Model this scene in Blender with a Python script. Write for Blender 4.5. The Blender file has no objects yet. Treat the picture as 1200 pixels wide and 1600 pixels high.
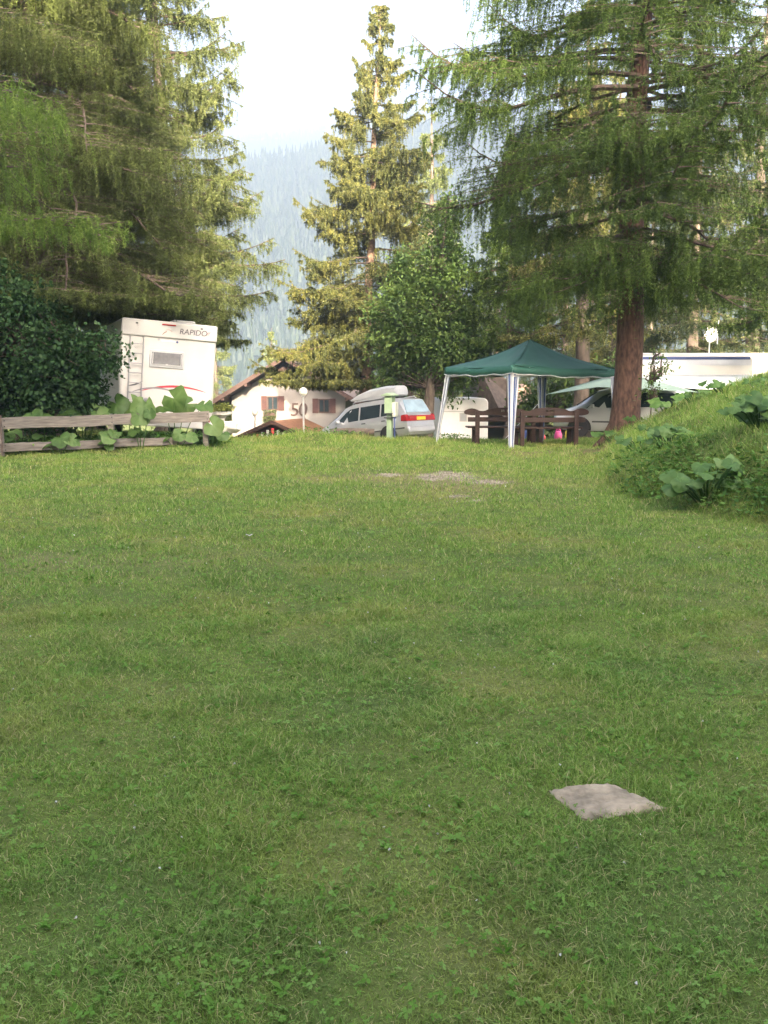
import bpy, bmesh, math
import numpy as np
from mathutils import Vector, Matrix

R = math.radians
SC = bpy.context.scene
COL = SC.collection
# ------------------------------------------------------------------ camera
FPX, PITCH, EYE = 1557.0, R(7.3), 1.6
cam_d = bpy.data.cameras.new("camera")
cam_d.sensor_fit = 'VERTICAL'
cam_d.sensor_height = 24.0
cam_d.lens = 24.0 * FPX / 1600.0
cam_d.clip_start, cam_d.clip_end = 0.05, 9000
cam = bpy.data.objects.new("camera", cam_d)
COL.objects.link(cam)
cam.location = (0, 0, EYE)
cam.rotation_euler = (R(90) - PITCH, 0, 0)
SC.camera = cam
# ------------------------------------------------------------------ light
SUN_DIR = Vector((0.16, -0.94, 0.39)).normalized()
SUN_EL = math.asin(SUN_DIR.z)
w = bpy.data.worlds.new("World")
SC.world = w
w.use_nodes = True
wn = w.node_tree
sky = wn.nodes.new('ShaderNodeTexSky')
sky.sky_type = 'NISHITA'
sky.sun_disc = False
sky.sun_elevation = SUN_EL
sky.sun_rotation = math.atan2(SUN_DIR.x, SUN_DIR.y)
sky.air_density = 0.45
sky.dust_density = 10.0
sky.ozone_density = 0.0
bg = wn.nodes['Background']
bg.inputs['Strength'].default_value = 0.15
wn.links.new(sky.outputs[0], bg.inputs[0])
sun_d = bpy.data.lights.new("sun", 'SUN')
sun_d.energy = 2.5
sun_d.angle = R(0.6)
sun_d.color = (1.0, 0.84, 0.62)
sun = bpy.data.objects.new("sun", sun_d)
COL.objects.link(sun)
sun.rotation_euler = SUN_DIR.to_track_quat('Z', 'Y').to_euler()
SC.view_settings.view_transform = 'Standard'
SC.view_settings.look = 'None'
SC.view_settings.gamma = 1.0
SC.view_settings.use_curve_mapping = False
SC.view_settings.exposure = 3.85
cy = SC.cycles
cy.max_bounces = 6
cy.diffuse_bounces = 3
cy.glossy_bounces = 2
cy.transmission_bounces = 4
cy.transparent_max_bounces = 6
cy.volume_bounces = 1
cy.sample_clamp_indirect = 4

# ------------------------------------------------------------------ helpers
def at(px, py, Y):
    u = (px - 600) / FPX
    v = (800 - py) / FPX
    d = Vector((u, math.cos(PITCH) + v * math.sin(PITCH), -math.sin(PITCH) + v * math.cos(PITCH)))
    return Vector((0, 0, EYE)) + d * (Y / d.y)

def tag(o, label=None, cat=None, group=None, kind=None):
    if label: o['label'] = label
    if cat: o['category'] = cat
    if group: o['group'] = group
    if kind: o['kind'] = kind
    return o

def empty(name, loc, rz=0, rot=None):
    o = bpy.data.objects.new(name, None)
    COL.objects.link(o)
    o.empty_display_size = 0.2
    o.location = loc
    o.rotation_euler = rot if rot else (0, 0, rz)
    return o

def copy_tree(o, parent=None):
    c = o.copy()
    COL.objects.link(c)
    if parent: c.parent = parent
    for ch in list(o.children):
        copy_tree(ch, c)
    return c

def link(name, me, mats, parent=None):
    o = bpy.data.objects.new(name, me)
    COL.objects.link(o)
    for m in (mats if isinstance(mats, (list, tuple)) else [mats]):
        me.materials.append(m)
    if parent: o.parent = parent
    return o

class MB:
    """collects boxes, tubes and sheets for one mesh"""
    def __init__(self):
        self.v, self.f, self.mi = [], [], []
    def add(self, vs, fs, mat=0, M=None):
        b = len(self.v)
        for p in vs:
            p = Vector(p)
            self.v.append(tuple(M @ p) if M else tuple(p))
        for f in fs:
            self.f.append(tuple(b + i for i in f))
            self.mi.append(mat)
        return self
    def box(self, c, s, mat=0, M=None):
        x, y, z = (k / 2 for k in s)
        vs = [(c[0] + a * x, c[1] + b * y, c[2] + d * z) for d in (-1, 1) for b in (-1, 1) for a in (-1, 1)]
        return self.add(vs, [(0, 2, 3, 1), (4, 5, 7, 6), (0, 1, 5, 4), (2, 6, 7, 3), (0, 4, 6, 2), (1, 3, 7, 5)], mat, M)
    def bar(self, p, q, w, h, mat=0, up=(0, 0, 1)):
        p, q = Vector(p), Vector(q)
        d = (q - p)
        L = d.length
        d.normalize()
        s = d.cross(Vector(up)).normalized()
        u = s.cross(d)
        M = Matrix((d, s, u)).transposed().to_4x4()
        M.translation = (p + q) / 2
        return self.box((0, 0, 0), (L, w, h), mat, M)
    def tube(self, pts, rad, n=8, mat=0, M=None, cap=True):
        pts = [Vector(p) for p in pts]
        if not isinstance(rad, (list, tuple)): rad = [rad] * len(pts)
        vs, fs = [], []
        for i, p in enumerate(pts):
            t = (pts[min(i + 1, len(pts) - 1)] - pts[max(i - 1, 0)]).normalized()
            a = Vector((1, 0, 0)) if abs(t.x) < 0.8 else Vector((0, 1, 0))
            s = t.cross(a).normalized()
            u = t.cross(s)
            for k in range(n):
                an = 2 * math.pi * k / n
                vs.append(p + (s * math.cos(an) + u * math.sin(an)) * rad[i])
        for i in range(len(pts) - 1):
            for k in range(n):
                k2 = (k + 1) % n
                fs.append((i * n + k, i * n + k2, (i + 1) * n + k2, (i + 1) * n + k))
        if cap:
            fs.append(tuple(range(n))[::-1])
            fs.append(tuple((len(pts) - 1) * n + k for k in range(n)))
        return self.add(vs, fs, mat, M)
    def lathe(self, prof, n=20, mat=0, M=None):
        vs, fs = [], []
        for r, z in prof:
            for k in range(n):
                a = 2 * math.pi * k / n
                vs.append((r * math.cos(a), r * math.sin(a), z))
        for i in range(len(prof) - 1):
            for k in range(n):
                k2 = (k + 1) % n
                fs.append((i * n + k, i * n + k2, (i + 1) * n + k2, (i + 1) * n + k))
        fs.append(tuple(range(n))[::-1])
        fs.append(tuple((len(prof) - 1) * n + k for k in range(n)))
        return self.add(vs, fs, mat, M)
    def prism(self, pts, y0, y1, mat=0, M=None):
        """outline (x, z) pushed from y0 to y1"""
        n = len(pts)
        vs = [(x, y0, z) for x, z in pts] + [(x, y1, z) for x, z in pts]
        fs = [tuple(range(n)), tuple(range(2 * n - 1, n - 1, -1))]
        for k in range(n):
            k2 = (k + 1) % n
            fs.append((k, n + k, n + k2, k2))
        return self.add(vs, fs, mat, M)
    def build(self, name, mats, parent=None, bevel=0, seg=2, smooth=35, solid=0):
        me = bpy.data.meshes.new(name)
        me.from_pydata(self.v, [], self.f)
        bm = bmesh.new()
        bm.from_mesh(me)
        bmesh.ops.recalc_face_normals(bm, faces=bm.faces)
        bm.to_mesh(me)
        bm.free()
        o = link(name, me, mats, parent)
        me.polygons.foreach_set('material_index', self.mi)
        if smooth:
            me.shade_smooth()
            me.set_sharp_from_angle(angle=R(smooth))
        if solid:
            md = o.modifiers.new('thick', 'SOLIDIFY')
            md.thickness = solid
            md.offset = 0
        if bevel:
            md = o.modifiers.new('bevel', 'BEVEL')
            md.width = bevel
            md.segments = seg
            md.limit_method = 'ANGLE'
        return o

def np_mesh(name, V, nper, rnd=None, mats=None, parent=None):
    """V (F,nper,3): loose faces of nper corners; rnd (F,) stored per vertex"""
    F = V.shape[0]
    me = bpy.data.meshes.new(name)
    me.vertices.add(F * nper)
    me.vertices.foreach_set('co', V.reshape(-1).astype(np.float32))
    me.loops.add(F * nper)
    me.loops.foreach_set('vertex_index', np.arange(F * nper, dtype=np.int32))
    me.polygons.add(F)
    me.polygons.foreach_set('loop_start', np.arange(F, dtype=np.int32) * nper)
    me.polygons.foreach_set('loop_total', np.full(F, nper, dtype=np.int32))
    me.update(calc_edges=True)
    if rnd is not None:
        a = me.attributes.new('rnd', 'FLOAT', 'POINT')
        a.data.foreach_set('value', np.repeat(rnd, nper).astype(np.float32))
    return link(name, me, mats, parent)

def text_mesh(name, body, size, mat, parent, M, shear=0, depth=0.004):
    cu = bpy.data.curves.new(name, 'FONT')
    cu.body = body
    cu.size = size
    cu.shear = shear
    cu.extrude = depth
    cu.align_x = 'CENTER'
    cu.align_y = 'CENTER'
    tmp = bpy.data.objects.new(name + '_curve', cu)
    COL.objects.link(tmp)
    dg = bpy.context.evaluated_depsgraph_get()
    me = bpy.data.meshes.new_from_object(tmp.evaluated_get(dg))
    bpy.data.objects.remove(tmp)
    o = link(name, me, mat, parent)
    o.matrix_local = M
    return o

# ------------------------------------------------------------------ materials
def mat(name, col, rough=0.6, metal=0.0, var=0.12, scale=6.0, bump=0.0, coat=0.0, spec=0.4, stretch=(1, 1, 1)):
    m = bpy.data.materials.new(name)
    m.use_nodes = True
    nt = m.node_tree
    b = nt.nodes['Principled BSDF']
    b.inputs['Roughness'].default_value = rough
    b.inputs['Metallic'].default_value = metal
    b.inputs['Specular IOR Level'].default_value = spec
    b.inputs['Coat Weight'].default_value = coat
    tc = nt.nodes.new('ShaderNodeTexCoord')
    mp = nt.nodes.new('ShaderNodeMapping')
    mp.inputs['Scale'].default_value = stretch
    nt.links.new(tc.outputs['Object'], mp.inputs[0])
    nz = nt.nodes.new('ShaderNodeTexNoise')
    nz.inputs['Scale'].default_value = scale
    nz.inputs['Detail'].default_value = 5
    nt.links.new(mp.outputs[0], nz.inputs['Vector'])
    rp = nt.nodes.new('ShaderNodeValToRGB')
    c = np.array(col[:3])
    rp.color_ramp.elements[0].position = 0.3
    rp.color_ramp.elements[1].position = 0.7
    rp.color_ramp.elements[0].color = (*np.clip(c * (1 - var), 0, 1), 1)
    rp.color_ramp.elements[1].color = (*np.clip(c * (1 + var), 0, 1), 1)
    nt.links.new(nz.outputs[0], rp.inputs[0])
    nt.links.new(rp.outputs[0], b.inputs['Base Color'])
    if bump:
        bp = nt.nodes.new('ShaderNodeBump')
        bp.inputs['Strength'].default_value = bump
        bp.inputs['Distance'].default_value = 0.03
        nt.links.new(nz.outputs[0], bp.inputs['Height'])
        nt.links.new(bp.outputs[0], b.inputs['Normal'])
    return m

def glassy(name, col=(0.02, 0.03, 0.035), rough=0.05):
    m = mat(name, col, rough, 0, 0.2, 3, spec=0.6)
    return m

def foliage(name, cols, trans=0.35, nscale=0.6, rough=0.55, spec=0.25):
    """random per leaf through the rnd attribute, clump tints from a world noise"""
    m = bpy.data.materials.new(name)
    m.use_nodes = True
    nt = m.node_tree
    b = nt.nodes['Principled BSDF']
    b.inputs['Roughness'].default_value = rough
    b.inputs['Specular IOR Level'].default_value = spec
    at_ = nt.nodes.new('ShaderNodeAttribute')
    at_.attribute_name = 'rnd'
    tc = nt.nodes.new('ShaderNodeTexCoord')
    nz = nt.nodes.new('ShaderNodeTexNoise')
    nz.inputs['Scale'].default_value = nscale
    nz.inputs['Detail'].default_value = 4
    nt.links.new(tc.outputs['Object'], nz.inputs['Vector'])
    mx = nt.nodes.new('ShaderNodeMath')
    mx.operation = 'MULTIPLY_ADD'
    mx.inputs[1].default_value = 1.6
    nt.links.new(nz.outputs[0], mx.inputs[0])
    ad = nt.nodes.new('ShaderNodeMath')
    ad.operation = 'MULTIPLY_ADD'
    ad.inputs[1].default_value = 0.9
    ad.inputs[2].default_value = -0.75
    nt.links.new(at_.outputs['Fac'], ad.inputs[0])
    nt.links.new(ad.outputs[0], mx.inputs[2])
    rp = nt.nodes.new('ShaderNodeValToRGB')
    el = rp.color_ramp.elements
    n = len(cols)
    el[0].position, el[1].position = 0.0, 1.0
    el[0].color, el[1].color = (*cols[0], 1), (*cols[-1], 1)
    for i in range(1, n - 1):
        e = el.new(i / (n - 1))
        e.color = (*cols[i], 1)
    nt.links.new(mx.outputs[0], rp.inputs[0])
    nt.links.new(rp.outputs[0], b.inputs['Base Color'])
    if trans > 0:
        tr = nt.nodes.new('ShaderNodeBsdfTranslucent')
        nt.links.new(rp.outputs[0], tr.inputs[0])
        ms = nt.nodes.new('ShaderNodeMixShader')
        ms.inputs[0].default_value = trans
        nt.links.new(b.outputs[0], ms.inputs[1])
        nt.links.new(tr.outputs[0], ms.inputs[2])
        nt.links.new(ms.outputs[0], nt.nodes['Material Output'].inputs[0])
    return m

M_white = mat('white_paint', (0.47, 0.462, 0.445), 0.4, var=0.05, scale=2)
M_cream = mat('cream_panel', (0.50, 0.495, 0.46), 0.4, var=0.04, scale=2)
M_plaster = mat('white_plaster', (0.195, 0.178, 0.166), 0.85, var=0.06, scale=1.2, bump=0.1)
M_grey = mat('grey_metal', (0.42, 0.43, 0.44), 0.4, 0.3, 0.06)
M_rail = mat('bright_metal', (0.62, 0.62, 0.62), 0.3, 0.6, 0.05)
M_black = mat('black_rubber', (0.018, 0.018, 0.019), 0.75, var=0.2)
M_darkplastic = mat('dark_plastic', (0.05, 0.05, 0.055), 0.5, var=0.15)
M_silver = mat('silver_paint', (0.50, 0.51, 0.53), 0.32, 0.55, 0.03, 1.5, coat=0.6)
M_glass = glassy('dark_glass')
M_bluglass = glassy('pale_glass', (0.30, 0.40, 0.46), 0.08)
M_red = mat('red_lens', (0.30, 0.012, 0.014), 0.2, var=0.1)
M_redpaint = mat('red_stripe', (0.42, 0.03, 0.05), 0.4, var=0.1)
M_plate = mat('yellow_plate', (0.80, 0.50, 0.04), 0.5, var=0.05)
M_navy = mat('navy_stripe', (0.04, 0.06, 0.16), 0.45, var=0.1)
M_bench = mat('dark_stained_wood', (0.040, 0.021, 0.015), 0.5, var=0.35, scale=5, stretch=(1, 6, 6), bump=0.15)
M_chaletwood = mat('brown_timber', (0.052, 0.027, 0.020), 0.7, var=0.35, scale=4, stretch=(1, 1, 5))
M_shutter = mat('shutter_wood', (0.055, 0.019, 0.015), 0.6, var=0.2, scale=5)
M_rooftile = mat('tan_roof', (0.135, 0.104, 0.085), 0.85, var=0.22, scale=5, bump=0.3)
M_roofdark = mat('brown_roof', (0.19, 0.13, 0.10), 0.85, var=0.25, scale=5, bump=0.3)
M_orangeroof = mat('orange_roof', (0.25, 0.125, 0.07), 0.85, var=0.2, scale=6, bump=0.3)
M_fence = mat('weathered_boards', (0.205, 0.178, 0.152), 0.85, var=0.36, scale=3, stretch=(1.0, 1.0, 9), bump=0.3)
M_gazebo = mat('green_canvas', (0.020, 0.085, 0.062), 0.65, var=0.10, scale=2.5, bump=0.08)
M_pole = mat('white_pole', (0.55, 0.56, 0.57), 0.4, var=0.05)
M_stripe = mat('navy_fabric', (0.05, 0.09, 0.22), 0.8, var=0.1)
M_stripew = mat('white_fabric', (0.46, 0.48, 0.50), 0.8, var=0.06)
M_pedestal = mat('sage_paint', (0.30, 0.40, 0.25), 0.5, var=0.08)
M_pedlight = mat('pale_box', (0.58, 0.60, 0.50), 0.5, var=0.06)
M_tarp = mat('grey_green_tarp', (0.22, 0.30, 0.24), 0.6, var=0.08)
M_stone = mat('pale_stone', (0.60, 0.57, 0.52), 0.9, var=0.2, scale=8, bump=0.3)
M_globe = mat('opal_globe', (0.82, 0.80, 0.72), 0.25, var=0.02)
M_larchbark = mat('larch_bark', (0.082, 0.046, 0.032), 0.95, var=0.6, scale=16, stretch=(1, 1, 0.35), bump=1.0)
M_bark = mat('grey_bark', (0.105, 0.082, 0.064), 0.95, var=0.4, scale=7, stretch=(1, 1, 0.4), bump=0.8)
M_sprucebark = mat('warm_bark', (0.19, 0.125, 0.085), 0.95, var=0.3, scale=6, stretch=(1, 1, 0.4), bump=0.6)
M_twig = mat('twig_bark', (0.075, 0.055, 0.042), 0.95, var=0.4, scale=4)
M_lichen = mat('lichen_bark', (0.26, 0.20, 0.17), 0.95, var=0.5, scale=9)

# ------------------------------------------------------------------ terrain
def sstep(a, b, x):
    t = np.clip((x - a) / (b - a), 0, 1)
    return t * t * (3 - 2 * t)

MOUND = np.array([(5.15, 24.6), (4.35, 20.5), (3.55, 16.4), (3.45, 13.9), (3.95, 12.3), (4.7, 10.9), (8, 10.0), (16, 9.5), (16, 25), (9.5, 26.0), (6.9, 26.0)])
def inside_dist(x, y):
    d = np.full(x.shape, 1e9)
    ins = np.zeros(x.shape, bool)
    n = len(MOUND)
    for i in range(n):
        a, b = MOUND[i], MOUND[(i + 1) % n]
        e = b - a
        t = np.clip(((x - a[0]) * e[0] + (y - a[1]) * e[1]) / (e @ e), 0, 1)
        d = np.minimum(d, np.hypot(x - a[0] - t * e[0], y - a[1] - t * e[1]))
        c = ((a[1] > y) != (b[1] > y)) & (x < (b[0] - a[0]) * (y - a[1]) / (b[1] - a[1] + 1e-12) + a[0])
        ins ^= c
    return np.where(ins, d, -d)

def H(x, y):
    x, y = np.asarray(x, float), np.asarray(y, float)
    k = 0.105 * (1 - 0.62 * sstep(4.5, 9, x)) * (1 - 0.55 * sstep(-4, -8, x) * (1 - sstep(45, 70, y)))
    sp = np.log1p(np.exp(np.clip((y - 29.8) * 1.2, -30, 30))) / 1.2
    sp = np.where(y > 50, y - 29.8, sp)
    z = -4.6 * np.tanh(k * sp / 4.6)
    z = z + 0.16 * sstep(-3.5, -6.5, x) * sstep(22, 26, y) * (1 - sstep(36, 45, y))
    z = z + 0.20 * np.exp(-((x + 2.2) / 1.5) ** 2 - ((y - 29.0) / 1.6) ** 2)
    z = z + 0.20 * np.exp(-((x - 1.4) / 2.2) ** 2 - ((y - 37.6) / 2.2) ** 2)
    z = z - 0.22 * np.exp(-((x + 2.0) / 1.6) ** 2 - ((y - 40.0) / 1.8) ** 2)
    z = z + (0.022 * np.sin(x * 0.9 + 1.3) * np.sin(y * 0.7) + 0.012 * np.sin(x * 2.3 + y * 1.1)) * sstep(3, 6, y) * (1 - sstep(60, 90, y))
    near = (y > 6) & (y < 32) & (x > 1) & (x < 20)
    d = np.where(near, inside_dist(x, y), -1)
    h = 0.62 * np.clip(d, 0, None)
    h = 2.25 * np.tanh(h / 2.25) * sstep(-0.0, 0.5, d) ** 0.5
    lump = 0.06 * np.sin(x * 3.1 + y * 1.7) + 0.05 * np.sin(y * 2.9 - x)
    return z + h + lump * np.clip(d, 0, 1)

def Hs(x, y):
    return float(H(np.array([x]), np.array([y]))[0])

GRAVEL = [(1.25, 17.6, 0.42, 1.0), (1.75, 16.4, 0.42, 0.45), (0.85, 17.2, 0.28, 0.7), (1.05, 14.35, 0.22, 0.2), (1.3, 13.8, 0.12, 0.1), (0.1, 17.6, 0.35, 0.25)]
def gravel_mask(x, y):
    g = np.zeros(np.shape(x))
    for cx, cy_, rx, ry in GRAVEL:
        g = np.maximum(g, np.exp(-(((x - cx) / rx) ** 2 + ((y - cy_) / ry) ** 2)))
    n = 0.25 * np.sin(x * 9 + 2 * np.sin(y * 7)) * np.sin(y * 8 + x * 3)
    return np.clip((g + 1.6 * n * g - 0.34) / 0.35, 0, 1)

def soil_mask(x, y):
    """bare trodden soil under the larch and by the benches"""
    g = np.exp(-((x - 5.0) / 0.9) ** 2 - ((y - 23.6) / 1.2) ** 2)
    g = np.maximum(g, 0.8 * np.exp(-((x - 3.9) / 1.6) ** 2 - ((y - 23.2) / 0.8) ** 2))
    g = np.maximum(g, 0.7 * np.exp(-((x + 0.4) / 1.2) ** 2 - ((y - 17.3) / 1.0) ** 2))
    g = np.maximum(g, 0.8 * np.exp(-((x - 1.15) / 1.3) ** 2 - ((y - 16.3) / 2.2) ** 2))
    g = np.maximum(g, 0.5 * np.exp(-((x + 3.2) / 1.6) ** 2 - ((y - 8.9) / 0.6) ** 2))
    return g

def axis(lo, hi, segs):
    """segs: (start, end, step)"""
    out = []
    for a, b, s in segs:
        out += list(np.arange(a, b - 1e-6, s))
    out.append(segs[-1][1])
    return np.array(out)

GX = axis(0, 0, [(-3200, -600, 400), (-600, -100, 50), (-100, -24, 4), (-24, -12, 0.5), (-12, 16, 0.16), (16, 24, 1), (24, 100, 4), (100, 600, 50), (600, 3200.1, 400)])
GY = axis(0, 0, [(-260, -60, 40), (-60, -8, 4), (-8, 1.6, 0.6), (1.6, 34, 0.16), (34, 48, 0.4), (48, 100, 2), (100, 300, 20), (300, 3200.1, 200)])
X, Y = np.meshgrid(GX, GY)
Z = H(X, Y)
nx, ny = len(GX), len(GY)
me = bpy.data.meshes.new('ground')
idx = np.arange(nx * ny).reshape(ny, nx)
quads = np.stack([idx[:-1, :-1], idx[:-1, 1:], idx[1:, 1:], idx[1:, :-1]], -1).reshape(-1, 4)
me.vertices.add(nx * ny)
me.vertices.foreach_set('co', np.stack([X, Y, Z], -1).reshape(-1).astype(np.float32))
me.loops.add(quads.size)
me.loops.foreach_set('vertex_index', quads.reshape(-1).astype(np.int32))
me.polygons.add(len(quads))
me.polygons.foreach_set('loop_start', (np.arange(len(quads)) * 4).astype(np.int32))
me.polygons.foreach_set('loop_total', np.full(len(quads), 4, np.int32))
me.update(calc_edges=True)
for nm, fn in (('gravel', gravel_mask), ('soil', soil_mask)):
    a = me.attributes.new(nm, 'FLOAT', 'POINT')
    a.data.foreach_set('value', fn(X, Y).reshape(-1).astype(np.float32))
me.shade_smooth()

def lawn_nodes(nt):
    """returns (dry patch factor, lush patch factor) sockets from world position noise, shared by soil and blades"""
    ge = nt.nodes.new('ShaderNodeNewGeometry')
    outs = []
    for sc, seed, lo, hi in ((0.55, 0.0, 0.48, 0.68), (0.8, 37.0, 0.46, 0.64), (3.2, 11.0, 0.38, 0.66)):
        mp = nt.nodes.new('ShaderNodeMapping')
        mp.inputs['Location'].default_value = (seed, seed * 1.7, 0)
        mp.inputs['Scale'].default_value = (1, 1, 0.2)
        nt.links.new(ge.outputs['Position'], mp.inputs[0])
        n = nt.nodes.new('ShaderNodeTexNoise')
        n.inputs['Scale'].default_value = sc
        n.inputs['Detail'].default_value = 4
        n.inputs['Roughness'].default_value = 0.62
        nt.links.new(mp.outputs[0], n.inputs['Vector'])
        mr = nt.nodes.new('ShaderNodeMapRange')
        mr.inputs['From Min'].default_value = lo
        mr.inputs['From Max'].default_value = hi
        nt.links.new(n.outputs[0], mr.inputs[0])
        o_ = mr.outputs[0]
        if seed == 0.0:                       # the bank stays moist: no straw patches up there
            sp_ = nt.nodes.new('ShaderNodeSeparateXYZ')
            nt.links.new(ge.outputs['Position'], sp_.inputs[0])
            m2 = nt.nodes.new('ShaderNodeMapRange')
            m2.inputs['From Min'].default_value = 0.15
            m2.inputs['From Max'].default_value = 0.45
            m2.inputs['To Min'].default_value = 1.0
            m2.inputs['To Max'].default_value = 0.1
            nt.links.new(sp_.outputs['Z'], m2.inputs[0])
            mm = nt.nodes.new('ShaderNodeMath')
            mm.operation = 'MULTIPLY'
            nt.links.new(o_, mm.inputs[0])
            nt.links.new(m2.outputs[0], mm.inputs[1])
            o_ = mm.outputs[0]
        outs.append(o_)
    return outs

def mixc(nt, fac, a, b, sc=1.0):
    mx = nt.nodes.new('ShaderNodeMix')
    mx.data_type = 'RGBA'
    if isinstance(fac, (int, float)):
        mx.inputs[0].default_value = fac
    elif sc != 1.0:
        mu = nt.nodes.new('ShaderNodeMath')
        mu.operation = 'MULTIPLY'
        mu.inputs[1].default_value = sc
        nt.links.new(fac, mu.inputs[0])
        nt.links.new(mu.outputs[0], mx.inputs[0])
    else:
        nt.links.new(fac, mx.inputs[0])
    for s, v in ((6, a), (7, b)):
        if isinstance(v, tuple):
            mx.inputs[s].default_value = (*v, 1)
        else:
            nt.links.new(v, mx.inputs[s])
    return mx.outputs[2]

def attr(nt, nm):
    a = nt.nodes.new('ShaderNodeAttribute')
    a.attribute_name = nm
    return a.outputs['Fac']

M_ground = bpy.data.materials.new('meadow_soil')
M_ground.use_nodes = True
nt = M_ground.node_tree
b = nt.nodes['Principled BSDF']
b.inputs['Roughness'].default_value = 0.95
b.inputs['Specular IOR Level'].default_value = 0.1
dry, lush, fine = lawn_nodes(nt)
tc = nt.nodes.new('ShaderNodeNewGeometry')
n2 = nt.nodes.new('ShaderNodeTexNoise')
n2.inputs['Scale'].default_value = 28
n2.inputs['Detail'].default_value = 6
nt.links.new(tc.outputs['Position'], n2.inputs['Vector'])
c = mixc(nt, n2.outputs[0], (0.046, 0.066, 0.015), (0.145, 0.175, 0.045))
c = mixc(nt, dry, c, (0.20, 0.18, 0.075), 0.42)
c = mixc(nt, lush, c, (0.040, 0.075, 0.022), 0.4)
c = mixc(nt, attr(nt, 'soil'), c, (0.19, 0.135, 0.085), 0.75)
n3 = nt.nodes.new('ShaderNodeTexVoronoi')
n3.inputs['Scale'].default_value = 26
nt.links.new(tc.outputs['Position'], n3.inputs['Vector'])
gcol = mixc(nt, n3.outputs['Distance'], (0.27, 0.235, 0.17), (0.14, 0.115, 0.08))
c = mixc(nt, attr(nt, 'gravel'), c, gcol)
nt.links.new(c, b.inputs['Base Color'])
bp = nt.nodes.new('ShaderNodeBump')
bp.inputs['Strength'].default_value = 0.5
bp.inputs['Distance'].default_value = 0.02
nt.links.new(n2.outputs[0], bp.inputs['Height'])
nt.links.new(bp.outputs[0], b.inputs['Normal'])
ground = link('ground', me, M_ground)
tag(ground, 'grassy campsite ground sloping away beyond the lawn crest', 'ground', kind='structure')

# ------------------------------------------------------------------ mountains, far wood, haze
def mountain(name, y0, y1, fn, x0, x1, step, m, label):
    xs = np.arange(x0, x1 + 1, step)
    ys = np.arange(y0, y1 + 1, step)
    X, Y = np.meshgrid(xs, ys)
    Z = fn(X, Y)
    n1, n2 = len(xs), len(ys)
    me = bpy.data.meshes.new(name)
    idx = np.arange(n1 * n2).reshape(n2, n1)
    q = np.stack([idx[:-1, :-1], idx[:-1, 1:], idx[1:, 1:], idx[1:, :-1]], -1).reshape(-1, 4)
    me.from_pydata(np.stack([X, Y, Z], -1).reshape(-1, 3).tolist(), [], q.tolist())
    me.shade_smooth()
    return tag(link(name, me, m), label, 'mountain', kind='structure')

def hillA(x, y):
    top = 232 + 0.050 * (x + 130) + 12 * np.sin(x / 120.0) + 5 * np.sin(x / 41.0 + 1)
    t = np.clip((y - 380) / 640, 0, 1.6)
    z = -8 + (top + 8) * np.where(t < 1, t ** 1.25, 1 - 0.5 * (t - 1))
    return z + 9 * np.sin(x / 47 + y / 70) * np.clip(t, 0, 1) * (1 - np.clip(t, 0, 1)) * 2
def hillB(x, y):
    top = 498 + 0.055 * x + 26 * np.sin(x / 260.0 + 0.6) + 10 * np.sin(x / 83.0)
    t = np.clip((y - 1050) / 950, 0, 1.5)
    z = 60 + (top - 60) * np.where(t < 1, t ** 1.1, 1 - 0.4 * (t - 1))
    return z + 14 * np.sin(x / 90 + y / 120) * np.clip(1 - np.abs(t - 0.5) * 2, 0, 1)
M_hill = mat('forest_floor', (0.009, 0.016, 0.009), 0.95, var=0.3, scale=0.03)
mountain('mountain', 380, 1250, hillA, -900, 900, 15, M_hill, 'near forested mountainside behind the campsite')
mountain('mountain', 1050, 2300, hillB, -1500, 1500, 30, M_hill, 'distant hazy forested ridge against the sky')

M_farwood = foliage('far_needles', [(0.014, 0.026, 0.016), (0.022, 0.038, 0.020), (0.042, 0.060, 0.024)], 0.1, 0.008)
def far_wood(name, fn, pts, hmin, hmax, label, rng):
    n = len(pts)
    tris, rnds = [], []
    z = fn(pts[:, 0], pts[:, 1])
    h = rng.uniform(hmin, hmax, n)
    rad = h * rng.uniform(0.12, 0.19, n)
    rr = rng.uniform(0, 1, n)
    for lo, hi, k in ((0.0, 0.42, 1.0), (0.2, 0.60, 0.85), (0.40, 0.78, 0.66), (0.60, 1.0, 0.42)):
        ph = rng.uniform(0, 6.28, n)
        for j in range(5):
            a0, a1 = ph + j * 1.2566, ph + (j + 1) * 1.2566
            r0 = rad * k * rng.uniform(0.45, 1.35, n)
            r1 = rad * k * rng.uniform(0.45, 1.35, n)
            A = np.stack([pts[:, 0] + np.cos(a0) * r0, pts[:, 1] + np.sin(a0) * r0, z + h * (lo + rng.uniform(-0.08, 0.08, n))], -1)
            B = np.stack([pts[:, 0] + np.cos(a1) * r1, pts[:, 1] + np.sin(a1) * r1, z + h * lo], -1)
            C = np.stack([pts[:, 0], pts[:, 1], z + h * hi], -1)
            tris.append(np.stack([A, B, C], 1))
            rnds.append(np.clip(rr + rng.normal(0, 0.08, n), 0, 1))
    o = np_mesh(name, np.concatenate(tris), 3, np.concatenate(rnds), M_farwood)
    return tag(o, label, 'forest', kind='stuff')
rng = np.random.default_rng(5)
pts = np.stack([rng.uniform(-420, 360, 16000), 400 + 640 * rng.uniform(0, 1, 16000) ** 0.9], -1)
far_wood('forest', hillA, pts, 9, 19, 'conifer forest covering the near mountainside', rng)
pts = np.stack([rng.uniform(-760, 760, 15000), rng.uniform(1100, 2030, 15000)], -1)
far_wood('forest', hillB, pts, 10, 20, 'conifer forest covering the distant hazy ridge', rng)

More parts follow.
